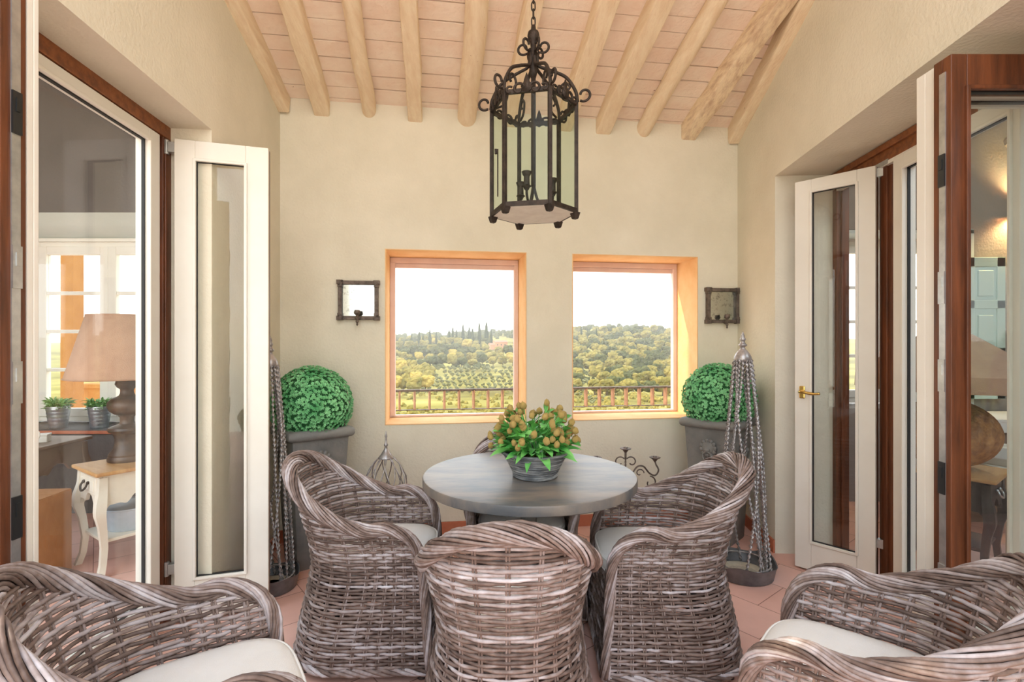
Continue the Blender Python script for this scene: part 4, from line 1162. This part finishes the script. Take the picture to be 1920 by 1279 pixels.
# enamel tub on the shelf
tbn = thing('enamel_tub', 'chipped grey-white oval enamel tub on the lower shelf of the white side table', 'tub', (-2.385, 3.26, 0.2145), radians(-34.5))
b = MB(); n = 40
def ov(rx, ry, z): return [Vector((rx * cos(2 * pi * k / n), ry * sin(2 * pi * k / n), z)) for k in range(n)]
b.loops([ov(0.02, 0.02, 0.002), ov(0.118, 0.150, 0.0), ov(0.124, 0.156, 0.008), ov(0.143, 0.180, 0.13), ov(0.150, 0.188, 0.134), ov(0.148, 0.186, 0.140), ov(0.138, 0.174, 0.134)]); b.build('tub_body', ENAMEL, tbn, smooth=True)
b = MB(); b.loops([ov(0.137, 0.173, 0.133), ov(0.118, 0.150, 0.012), ov(0.02, 0.02, 0.010)], cap=False); b.build('tub_lining', BLACKENAMEL, tbn, smooth=True)
b = MB(); b.tube([(0.148 * cos(2 * pi * k / n) * 1.003, 0.186 * sin(2 * pi * k / n) * 1.003, 0.137) for k in range(n)], 0.005, 6, closed=True)
for s_ in (-1, 1): b.tube(catmull([(-0.04, s_ * 0.178, 0.115), (-0.035, s_ * 0.205, 0.12), (0.035, s_ * 0.205, 0.12), (0.04, s_ * 0.178, 0.115)], 5), 0.006, 6)
b.build('rolled_rim', ENAMEL, tbn, smooth='all')

# dressing table
dk = thing('dressing_table', 'taupe dressing table with scalloped apron under the study window', 'table', (-3.56, 3.47, 0))
for sx in (-1, 1):
    for sy in (-1, 1):
        l = MB(); cabriole(l, sx, sy, 0.66, 0.50, 0.22); l.build('leg', TAUPE, dk, smooth=True, angle=50)
a = MB()
apron(a, (-0.48, -0.205, 0), (0.48, -0.205, 0), 0.672, 0.17, 0.02, True); apron(a, (-0.48, 0.205, 0), (0.48, 0.205, 0), 0.672, 0.17, 0.02, True)
apron(a, (0.485, -0.2, 0), (0.485, 0.2, 0), 0.672, 0.17, 0.02, True); apron(a, (-0.485, -0.2, 0), (-0.485, 0.2, 0), 0.672, 0.17, 0.02, True)
a.build('apron', TAUPE, dk)
a = MB(); a.box((0, 0, 0.684), (1.05, 0.48, 0.024)); a.build('top_board', TAUPE, dk, bevel=0.006)
bx = MB(); 
for (c, s_) in (((0, 0, 0.25), (0.38, 0.26, 0.5)),): bx.box(c, s_)
o = thing('cardboard_box', 'tall plain cardboard box standing on the study floor beside the side table', 'box', (-2.80, 2.905, 0), radians(4))
bx.build('box_body', CARD, o, bevel=0.003)
fl = MB(); fl.box((0.0, -0.066, 0.502), (0.374, 0.124, 0.004)); fl.build('flap', CARD, o); fl = MB(); fl.box((0.0, 0.066, 0.502), (0.374, 0.124, 0.004)); fl.build('flap', CARD, o)
o = thing('trinket_box', 'small white lidded box on the dressing table', 'box', (-3.19, 3.46, 0.6965), 0.4)
b = MB(); b.box((0, 0, 0.022), (0.10, 0.07, 0.044)); b.build('box_body', PAINT, o, bevel=0.004); b = MB(); b.box((0, 0.0, 0.050), (0.106, 0.076, 0.012)); b.build('lid', PAINT, o, bevel=0.004)
o = thing('cream_jug', 'cream jug standing at the front edge of the dressing table', 'jug', (-3.12, 3.31, 0.6965))
lathe_part('jug_body', [(0.01, 0.0), (0.03, 0.0), (0.04, 0.02), (0.042, 0.055), (0.030, 0.09), (0.030, 0.11), (0.034, 0.118), (0.028, 0.116), (0.024, 0.09), (0.01, 0.03)], PAINT, o, 24)
b = MB(); b.tube(catmull([(0.030, 0, 0.10), (0.060, 0, 0.095), (0.062, 0, 0.06), (0.040, 0, 0.035)], 5), 0.005, 6); b.build('jug_handle', PAINT, o, smooth='all')

# zinc pots with herbs on the study sill
rnd = random.Random(77)
hp = thing('herb_pot', 'x', 'potted plant')
prof = [(0.072, 0.0), (0.074, 0.004)]
for i in range(20): prof.append((0.075 + 0.026 * i / 19 + 0.0014 * sin(i * 1.9), 0.006 + 0.165 * i / 19))
prof += [(0.106, 0.174), (0.106, 0.182), (0.100, 0.182), (0.094, 0.15), (0.01, 0.15)]
lathe_part('pot', prof, mat('bright_zinc', lin(196, 200, 206), lin(170, 174, 182), 0.3, 14, metal=0.85), hp)
b = MB()
for k in range(240):
    a = rnd.uniform(0, 2 * pi); r = 0.09 * sqrt(rnd.random()); out = Vector((cos(a), sin(a), 0))
    leaf_shape(b, (r * cos(a), r * sin(a), 0.155 + rnd.uniform(0, 0.06)), out * rnd.uniform(0.3, 1.6) + Vector((rnd.uniform(-0.5, 0.5), rnd.uniform(-0.5, 0.5), rnd.uniform(0.2, 1.0))), rnd.uniform(0.035, 0.09), rnd.uniform(0.014, 0.028), rnd, 0.3)
b.build('foliage', HERB, hp, smooth='all')
for i, (x, lab) in enumerate(((-3.735, 'zinc pot of pale herbs, leftmost on the study window sill'), (-3.395, 'zinc pot of pale herbs on the study sill, beside the lamp base'), (-3.07, 'zinc pot of pale herbs on the study sill, mostly behind the lamp base'))):
    o = hp if i == 0 else copy_tree(hp)
    o.location = (x, 4.215, 0.6635); o.rotation_euler = (0, 0, i * 1.3); o.scale = (0.80, 0.80, 1.0); tag(o, lab, 'potted plant', 'zinc herb pots on the study sill')

# outside the study window: an ochre pillar and parapet of the house
b = MB(); b.box((0, 0, 1.7), (0.15, 0.15, 3.4)); b.box((0, 0, 0.04), (0.21, 0.21, 0.08)); tag(b.build('ochre_pillar', OCHRE_OUT, loc=(-5.24, 6.1, -0.1)), 'ochre rendered pillar outside the study window', 'pillar')
b = MB(); b.box((0, 0, 0.44), (3.4, 0.22, 0.88)); b.box((0, 0, 0.90), (3.44, 0.28, 0.05)); tag(b.build('parapet_wall', OCHRE_OUT, loc=(-3.9, 6.7, -0.1)), 'low ochre parapet wall outside the study window', 'wall')

# ------------------------------------------------------------------ the lounge seen through the right doorway
LH = (0.80, 1.92, 0.80, 2.34)            # from x = 2.05
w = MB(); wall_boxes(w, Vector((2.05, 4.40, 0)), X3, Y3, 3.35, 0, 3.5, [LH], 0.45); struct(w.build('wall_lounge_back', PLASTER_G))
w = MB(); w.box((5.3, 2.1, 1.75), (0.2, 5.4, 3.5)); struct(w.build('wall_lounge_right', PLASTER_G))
w = MB(); w.box((3.75, -0.5, 1.7), (3.3, 0.2, 3.4)); struct(w.build('wall_lounge_reflection_block', PLASTER_G))  # unseen wall added to keep the bright sky out of the folded leaf's glass
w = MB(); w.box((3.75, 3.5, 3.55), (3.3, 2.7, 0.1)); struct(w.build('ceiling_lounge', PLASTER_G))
w = MB(); w.box((3.92, 4.62, 1.57), (0.10, 0.44, 1.54)); w.box((3.41, 4.62, 2.32), (1.12, 0.44, 0.03)); struct(w.build('trim_9', PLASTER_W))
casement_window(4, 2.86, 3.86, 0.82, 2.29, 4.70, 4, PAINT)
sh_ = thing('panelled_shutter', 'pale mint panelled shutter folded open against the lounge wall', 'shutter', (4.015, 4.355, 1.49))
b = MB(); W2_, H2_ = 0.33, 1.20
b.box((0, 0, 0), (W2_, 0.018, H2_))
for (cx, cz, dx, dz) in ((-W2_ / 2 + 0.035, 0, 0.07, H2_), (W2_ / 2 - 0.035, 0, 0.07, H2_), (0, H2_ / 2 - 0.04, W2_, 0.08), (0, -H2_ / 2 + 0.04, W2_, 0.08), (0, 0.2, W2_, 0.07), (0, -0.2, W2_, 0.07)):
    b.box((cx, -0.012, cz), (dx, 0.014, dz))
b.build('shutter_frame', MINT, sh_, bevel=0.003)
for zc in (0.38, 0.0, -0.38):
    b = MB(); b.box((0, -0.014, zc), (0.13, 0.014, 0.22)); b.build('raised_panel', MINT, sh_, bevel=0.006)
b = MB()
for zc in (0.4, -0.4): b.tube([(-W2_ / 2 - 0.004, -0.01, zc - 0.04), (-W2_ / 2 - 0.004, -0.01, zc + 0.04)], 0.008, 8)
b.build('hinge', STEEL, sh_)
wl = thing('wall_lamp', 'lit warm wall lamp high on the lounge wall', 'lamp', (4.34, 4.398, 2.50))
b = MB(); b.box((0, -0.012, 0), (0.06, 0.02, 0.14)); b.build('back_plate', BRASS, wl, bevel=0.003)
b = MB(); b.loops([[Vector((r * cos(2 * pi * k / 24), -0.09 + r * sin(2 * pi * k / 24) * 0.8, z)) for k in range(24)] for r, z in ((0.085, -0.05), (0.06, 0.09), (0.057, 0.09), (0.082, -0.05))], cap=False); b.build('lamp_shade', SHADE, wl, smooth='all')
pd = bpy.data.lights.new('wall_lamp_bulb', 'POINT'); pd.energy = 22; pd.color = (1.0, 0.72, 0.36); pd.shadow_soft_size = 0.03
po = bpy.data.objects.new('wall_lamp_bulb', pd); COL.objects.link(po); po.location = (4.34, 4.308, 2.52)

rt = thing('lamp_table', 'dark cabriole side table with pale oak top, behind the right glass', 'side table', (2.64, 3.10, 0), radians(38))
for sx in (-1, 1):
    for sy in (-1, 1):
        l = MB(); cabriole(l, sx, sy, 0.585, 0.19, 0.22); l.build('leg', DARKWOOD, rt, smooth=True, angle=50)
a = MB()
apron(a, (-0.17, -0.205, 0), (0.17, -0.205, 0), 0.597, 0.17, 0.02, True); apron(a, (-0.17, 0.205, 0), (0.17, 0.205, 0), 0.597, 0.17, 0.02, True)
apron(a, (0.175, -0.2, 0), (0.175, 0.2, 0), 0.597, 0.17, 0.02, True); apron(a, (-0.175, -0.2, 0), (-0.175, 0.2, 0), 0.597, 0.17, 0.02, True)
a.build('apron', DARKWOOD, rt)
a = MB(); a.box((0, 0, 0.608), (0.44, 0.50, 0.022)); a.build('top_board', OAKTOP, rt, bevel=0.007)
a = MB(); a.box((0, 0, 0.205), (0.32, 0.38, 0.018)); a.build('shelf', DARKWOOD, rt, bevel=0.003)
a = MB()
for s_ in (-1, 1): a.sphere((s_ * 0.035, -0.224, 0.53), 0.010, 8, 6)
a.tube(catmull([(-0.035, -0.226, 0.530), (-0.04, -0.238, 0.508), (0, -0.245, 0.490), (0.04, -0.238, 0.508), (0.035, -0.226, 0.530)], 5), 0.006, 6); a.build('drop_handle', STEEL, rt, smooth='all')
rl = thing('table_lamp', 'table lamp with round sandy ball base and wide conical shade, in the lounge', 'lamp', (2.635, 3.115, 0.6195))
prof = [(0.01, 0.0), (0.10, 0.0)]
for i in range(24):
    a = -pi / 2 * 0.82 + (pi / 2 * 1.72) * i / 23; prof.append((0.262 * cos(a), 0.205 + 0.205 * sin(a)))
prof += [(0.03, 0.412), (0.03, 0.47), (0.01, 0.475)]
lathe_part('lamp_base', prof, RATTANBALL, rl, 48)
b = MB(); b.loops([[Vector((r * cos(2 * pi * k / 48), r * sin(2 * pi * k / 48), z)) for k in range(48)] for r, z in ((0.46, 0.475), (0.455, 0.565), (0.125, 0.80), (0.122, 0.80), (0.450, 0.563), (0.455, 0.475), (0.46, 0.475))], cap=False); b.build('lamp_shade', SHADE, rl, smooth=True)
b = MB(); b.tube([(0, 0, 0.46), (0, 0, 0.78)], 0.006, 8); b.box((0, 0, 0.77), (0.245, 0.006, 0.006)); b.build('lamp_holder', BRASS, rl)
bn_ = thing('low_bench', 'pale painted low bench in the lounge behind the dark lamp table', 'bench', (3.42, 3.42, 0))
b = MB(); b.box((0, 0, 0.555), (0.62, 0.46, 0.03)); b.build('seat_board', WHITEWOOD, bn_, bevel=0.005)
for sx in (-1, 1):
    for sy in (-1, 1):
        b = MB(); b.box((sx * 0.27, sy * 0.19, 0.27), (0.04, 0.04, 0.54)); b.build('leg', WHITEWOOD, bn_, bevel=0.004)
b = MB(); b.box((0, -0.19, 0.49), (0.5, 0.02, 0.09)); b.box((0, 0.19, 0.49), (0.5, 0.02, 0.09)); b.build('apron', WHITEWOOD, bn_)
wb = thing('white_box', 'white faceted box lying on the low bench in the lounge', 'box', (3.26, 3.40, 0.5705), 0.5)
b = MB(); b.prism([(-0.13, 0.0), (0.13, 0.0), (0.15, 0.05), (0.10, 0.115), (-0.10, 0.115), (-0.15, 0.05)], 'y', 0.17, c=(0, 0, 0)); b.build('box_body', PAINT, wb, bevel=0.006)
b = MB(); b.prism([(-0.03, 0.116), (0.03, 0.116), (0.02, 0.124), (-0.02, 0.124)], 'y', 0.08); b.build('knob', PAINT, wb, bevel=0.002)
cs_ = thing('console_cabinet', 'grey-taupe console with white cloth top along the lounge back wall', 'cabinet', (4.0, 4.10, 0))
b = MB(); b.box((0, 0, 0.38), (1.3, 0.40, 0.76)); b.build('cabinet_body', TAUPE, cs_, bevel=0.004)
b = MB(); b.box((0, -0.01, 0.775), (1.36, 0.46, 0.025)); b.box((0, -0.232, 0.73), (1.36, 0.012, 0.09)); b.build('cloth_top', CUSHION, cs_, bevel=0.006)
for sx in (-1, 1):
    b = MB(); b.box((sx * 0.32, -0.206, 0.36), (0.58, 0.014, 0.62)); d_ = b.build('door', TAUPE, cs_, bevel=0.004)
    b = MB(); b.sphere((sx * 0.06, -0.222, 0.42), 0.014, 10, 6); b.build('knob', IRON, d_, smooth='all')
b = MB(); b.tube([(0, 0, 0), (0, -1.2, 0.35), (0, -3.4, 0.99)], 0.07, 10); tag(b.build('ceiling_beam', BEAM_R, smooth=True, loc=(4.15, 4.25, 3.02)), 'dark beam end at the top of the lounge, seen through the right glazed leaf', 'beam')

# ------------------------------------------------------------------ balcony railing outside the windows
ra = thing('balcony_railing', 'rusty iron balcony railing with flat balusters outside the two windows', 'railing', tuple(BL + bn * 1.17 + bdir * 1.7), atan2(bdir.y, bdir.x))
b = MB(); b.box((0, 0, 0.922), (4.6, 0.045, 0.010)); b.box((0, 0, 0.912), (4.6, 0.012, 0.014)); b.build('top_rail', RUST, ra)
b = MB(); b.box((0, 0, 0.735), (4.6, 0.03, 0.008)); b.build('bottom_rail', RUST, ra)
bal = mat('flat_baluster_iron', lin(168, 128, 96), lin(140, 104, 78), 0.7, 20, metal=0.1)
for k in range(33):
    b = MB(); x = -2.22 + 0.138 * k; b.box((x, 0, 0.825), (0.010, 0.048, 0.176), rz=0.30); b.build('baluster', bal, ra)
for x in (-2.28, 0.46, 2.28):
    b = MB(); b.box((x, 0, 0.455), (0.035, 0.035, 0.91)); b.build('post', RUST, ra)

# ------------------------------------------------------------------ hills, olive terraces and woods
PROF = [(20, 850), (60, 800), (120, 778), (200, 757), (300, 736), (420, 716), (560, 698), (720, 682), (900, 662), (1100, 646), (1350, 636), (1600, 632), (2200, 660)]
def ground(X, Y):
    u = X / Y
    py = interp(Y, PROF)
    ridge = interp(u, [(-1.0, 640), (-0.5, 636), (-0.23, 630), (-0.12, 624), (0.0, 619), (0.1, 615), (0.18, 608), (0.24, 610), (0.31, 616), (0.6, 630), (1.0, 640)])
    k = smooth_interp(Y, [(700, 0.0), (1600, 1.0)])
    py += (ridge - 632 + 4) * k
    # the right-hand hill starts nearer
    right = smooth_interp(u, [(0.05, 0.0), (0.22, 1.0)]) * smooth_interp(Y, [(260, 0.0), (900, 1.0)]) * (1 - k)
    py -= 14 * right
    py += 2.2 * sin(X * 0.021 + Y * 0.011) * smooth_interp(Y, [(100, 0.2), (500, 1)]) * (1 - k)
    return EYE - (py - 640) / 960.0 * Y
g = MB(); NU, NY = 90, 110; ys = [8 + (2200 - 8) * (i / (NY - 1)) ** 2.3 for i in range(NY)]
rings = []
for y in ys:
    rings.append([Vector((y * (-1.1 + 2.2 * k / (NU - 1)), y, ground(y * (-1.1 + 2.2 * k / (NU - 1)), y))) for k in range(NU)])
g.loops(rings, closed_ring=False, cap=False)
hill = bpy.data.materials.new('hillside_grass'); hill.use_nodes = True
n = hill.node_tree; p = n.nodes['Principled BSDF']; p.inputs['Roughness'].default_value = 1.0; p.inputs['Specular IOR Level'].default_value = 0.0
t = n.nodes.new('ShaderNodeTexCoord'); nz = n.nodes.new('ShaderNodeTexNoise'); nz.inputs['Scale'].default_value = 0.018; nz.inputs['Detail'].default_value = 9
n.links.new(t.outputs['Object'], nz.inputs['Vector']); r = n.nodes.new('ShaderNodeValToRGB'); el = r.color_ramp.elements
el[0].position = 0.35; el[0].color = lin(112, 100, 58); el[1].position = 0.68; el[1].color = lin(164, 148, 86); q = el.new(0.5); q.color = lin(138, 126, 70)
n.links.new(nz.outputs[0], r.inputs[0]); n.links.new(r.outputs[0], p.inputs['Base Color'])
o = g.build('hills', hill, smooth='all'); struct(o)

TREE_M = [mat('wood_leaf_a', lin(100, 94, 48), lin(160, 140, 74), 1.0, 0.5, 5, spec=0.0), mat('wood_leaf_b', lin(66, 70, 44), lin(100, 96, 58), 1.0, 0.5, 5, spec=0.0),
          mat('wood_leaf_c', lin(150, 128, 62), lin(184, 158, 82), 1.0, 0.5, 5, spec=0.0)]
OLIVE = mat('olive_leaf', lin(96, 96, 66), lin(150, 142, 96), 1.0, 1.2, 5, spec=0.0)
CYP = mat('cypress_leaf', lin(46, 52, 36), lin(66, 72, 46), 1.0, 0.8, 5, spec=0.0)
BARK = mat('bark', lin(92, 76, 60), lin(110, 92, 74), 0.95, 3)
def crown_mb(rnd, blobs, R, hgt):
    b = MB()
    b.tube([(0, 0, 0), (0.03, 0, hgt * 0.4)], [R * 0.09, R * 0.06], 6, mi=1)
    for k in range(blobs):
        a = rnd.uniform(0, 2 * pi); rr = R * 0.62 * sqrt(rnd.random()); z = hgt * (0.42 + 0.40 * rnd.random())
        s_ = R * rnd.uniform(0.24, 0.46) * (1.15 - 0.5 * (z / hgt - 0.42))
        b.sphere((rr * cos(a), rr * sin(a), z), s_, 9, 6, (1, 1, 0.85), jit=0.18, rnd=rnd)
    return b
rnd = random.Random(101)
kinds_ = []
for k in range(6): kinds_.append(crown_mb(random.Random(200 + k), 26, 1.0, 2.05).build('woodland_tree', [TREE_M[[0, 1, 0, 2, 1, 0][k]], BARK], smooth=False))
olive0 = crown_mb(random.Random(300), 9, 1.0, 1.7).build('olive_tree', [OLIVE, BARK], smooth=False)
c_ = MB(); c_.tube([(0, 0, 0), (0, 0, 0.5)], 0.12, 6, mi=1)
rr = random.Random(5); rings = []
for i in range(13):
    t = i / 12; r_ = (0.55 * sin(pi * min(1, 0.12 + 0.9 * t)) ** 0.7) * (1 - 0.45 * t) + 0.02
    rings.append([Vector((r_ * cos(2 * pi * k / 9) * rr.uniform(0.8, 1.2), r_ * sin(2 * pi * k / 9) * rr.uniform(0.8, 1.2), 0.3 + 5.7 * t)) for k in range(9)])
c_.loops(rings); cyp0 = c_.build('cypress_tree', [CYP, BARK])
def depth_for(px, py):
    u = (px - 960) / 960.0; lo, hi = 40.0, 1580.0
    for _ in range(50):
        m = (lo + hi) / 2
        z = ground(u * m, m); yy = 640 - (z - EYE) / m * 960
        if yy > py: lo = m
        else: hi = m
    return u * lo, lo, ground(u * lo, lo)
def put(src, first, px, py, size, label, cat, group):
    x, y, z = depth_for(px, py); s_ = size / 960.0 * y
    o = src if first else src.copy()
    if not first: COL.objects.link(o)
    o.location = (x, y, z - 0.1 * s_); k = s_ * rnd.uniform(0.85, 1.15); o.scale = (k, k, s_ * rnd.uniform(0.85, 1.15)); o.rotation_euler = (0, 0, rnd.uniform(0, 6.28))
    return tag(o, label, cat, group)
used = set(); ntree = 0
def wood(px0, px1, py0, py1, step, s0, s1, pal, label, keep=lambda x, y: True):
    global ntree
    y = py0
    while y <= py1:
        t = (y - py0) / max(1, py1 - py0); sz = s0 + (s1 - s0) * t; x = px0 + rnd.uniform(0, step)
        while x <= px1:
            if not (918 < x < 962 and 640 < y < 668) and keep(x, y) and ntree < 285:
                k = rnd.choice(pal)
                put(kinds_[k], k not in used, x + rnd.uniform(-3, 3), y + rnd.uniform(-2, 2), sz * rnd.uniform(0.8, 1.25), label, 'tree', 'woodland trees on the hills')
                used.add(k); ntree += 1
            x += step * (0.9 + 0.3 * t)
        y += 7.5 * (0.8 + 0.5 * t)
WL = 'bushy woodland tree on the hillside seen through the %s window'
wood(728, 978, 644, 692, 16.5, 7.5, 11, [0, 1, 0, 5, 3, 4], WL % 'left')
wood(735, 805, 700, 742, 18, 11, 15, [3, 0, 2], WL % 'left')
wood(1062, 1262, 628, 742, 17.5, 8, 14, [1, 0, 4, 5, 0], WL % 'right', keep=lambda x, y: y < 700 or x > 1150 or rnd.random() < 0.45)
wood(735, 975, 772, 792, 26, 11, 14, [3, 0, 2], WL % 'left')
wood(1062, 1262, 760, 790, 26, 11, 14, [3, 0, 2], WL % 'right')
# olive terraces
first = True; no = 0
for row in range(8):
    y = 695 + row * 6.2
    x = 800 - row * 3 + (row % 2) * 5
    while x < 980:
        if rnd.random() < 0.86:
            put(olive0, first, x + rnd.uniform(-2, 2), y + rnd.uniform(-0.8, 0.8) - (x - 880) * 0.012, 5.2, 'olive tree in the terraced rows seen through the left window', 'olive tree', 'olive trees on the terraces'); first = False; no += 1
        x += 10.5
for k in range(46):
    put(olive0, False, rnd.uniform(1062, 1160), rnd.uniform(700, 760), 5.6, 'olive tree on the slope seen through the right window', 'olive tree', 'olive trees on the terraces')
first = True
for x, y, s_ in ((772, 654, 5), (786, 653, 6), (793, 655, 5), (806, 652, 6.5), (818, 652, 5), (842, 650, 6), (849, 651, 7), (856, 650, 6), (868, 650, 7), (880, 649, 6.5), (886, 650, 6), (899, 649, 7), (912, 649, 7.5), (921, 651, 6), (1090, 640, 5), (1118, 644, 5)):
    put(cyp0, first, x, y, s_, 'dark narrow cypress on the skyline seen through the %s window' % ('left' if x < 1000 else 'right'), 'cypress', 'cypresses on the hills'); first = False
# the rest of the woods: one undifferentiated mass over the far slopes
wd = MB(); rw = random.Random(404)
for k in range(2600):
    px = rw.uniform(560, 1460); py = rw.uniform(625, 668) if px < 1010 else rw.uniform(614, 735)
    if px < 1010 and k % 4 == 0: py = rw.uniform(668, 694)
    if 915 < px < 965 and py > 636: continue
    x, y, z = depth_for(px, py)
    if y > 1570: y = rw.uniform(1450, 1570); x = (px - 960) / 960 * y; z = ground(x, y)
    r_ = rw.uniform(3.2, 6.2) / 960 * y
    wd.sphere((x, y, z + r_ * 0.35), r_, 7, 4, (1, 1, 1.1), jit=0.25, rnd=rw)
tag(wd.build('woodland', TREE_M[1]), 'hazy woodland covering the far hills beyond both windows', 'woods', kind='stuff')
sb = MB(); rs = random.Random(505)
for k in range(900):
    px = rs.uniform(560, 1460); py = rs.uniform(738, 800)
    if px < 1010 and 742 < py < 768 and rs.random() < 0.55: continue
    x, y, z = depth_for(px, py); r_ = rs.uniform(3.5, 7.5) / 960 * y
    sb.sphere((x, y, z + r_ * 0.3), r_, 8, 5, (1, 1, 0.9), jit=0.28, rnd=rs)
tag(sb.build('scrub', TREE_M[0]), 'yellow-green scrub on the near slope below the balcony railing', 'bushes', kind='stuff')
# farmhouse
x, y, z = depth_for(938, 656); k = y / 960.0
fh = thing('farmhouse', 'small tiled farmhouse among the trees on the hill, in the left window', 'house', (x, y, z), 0.3)
b = MB(); b.box((0, 0, 7 * k), (24 * k, 14 * k, 14 * k)); b.box((-16 * k, 0, 4.5 * k), (10 * k, 12 * k, 9 * k)); b.build('house_walls', mat('farmhouse_stone', lin(206, 150, 110), lin(188, 132, 96), 0.9, 1), fh)
b = MB(); b.prism([(-8.2 * k, 0), (8.2 * k, 0), (0, 3.6 * k)], 'y', 25.5 * k, M=Matrix.Rotation(pi / 2, 3, 'Z'), c=(0, 0, 14 * k)); b.prism([(-7 * k, 0), (7 * k, 0), (0, 3 * k)], 'y', 10.5 * k, M=Matrix.Rotation(pi / 2, 3, 'Z'), c=(-16 * k, 0, 9 * k)); b.build('roof', TERRA, fh)
for wx in (-7, 0, 7):
    b = MB(); b.box((wx * k, -7.05 * k, 9 * k), (1.8 * k, 0.2 * k, 2.6 * k)); b.build('window', BLACKENAMEL, fh)

# valley haze: a thin scattering air mass beyond the garden
b = MB(); b.box((0, 0, 0), (4600, 2100, 400))
hz = bpy.data.materials.new('valley_haze'); hz.use_nodes = True; n = hz.node_tree; n.nodes.clear()
o_ = n.nodes.new('ShaderNodeOutputMaterial'); v_ = n.nodes.new('ShaderNodeVolumeScatter'); v_.inputs['Density'].default_value = 0.00024
v_.inputs['Color'].default_value = (1.0, 0.95, 0.85, 1); v_.inputs['Anisotropy'].default_value = 0.2
n.links.new(v_.outputs[0], o_.inputs['Volume'])
o = b.build('haze', hz, loc=(0, 1150, 60)); tag(o, 'thin warm haze hanging over the valley beyond the windows', 'haze', kind='stuff')
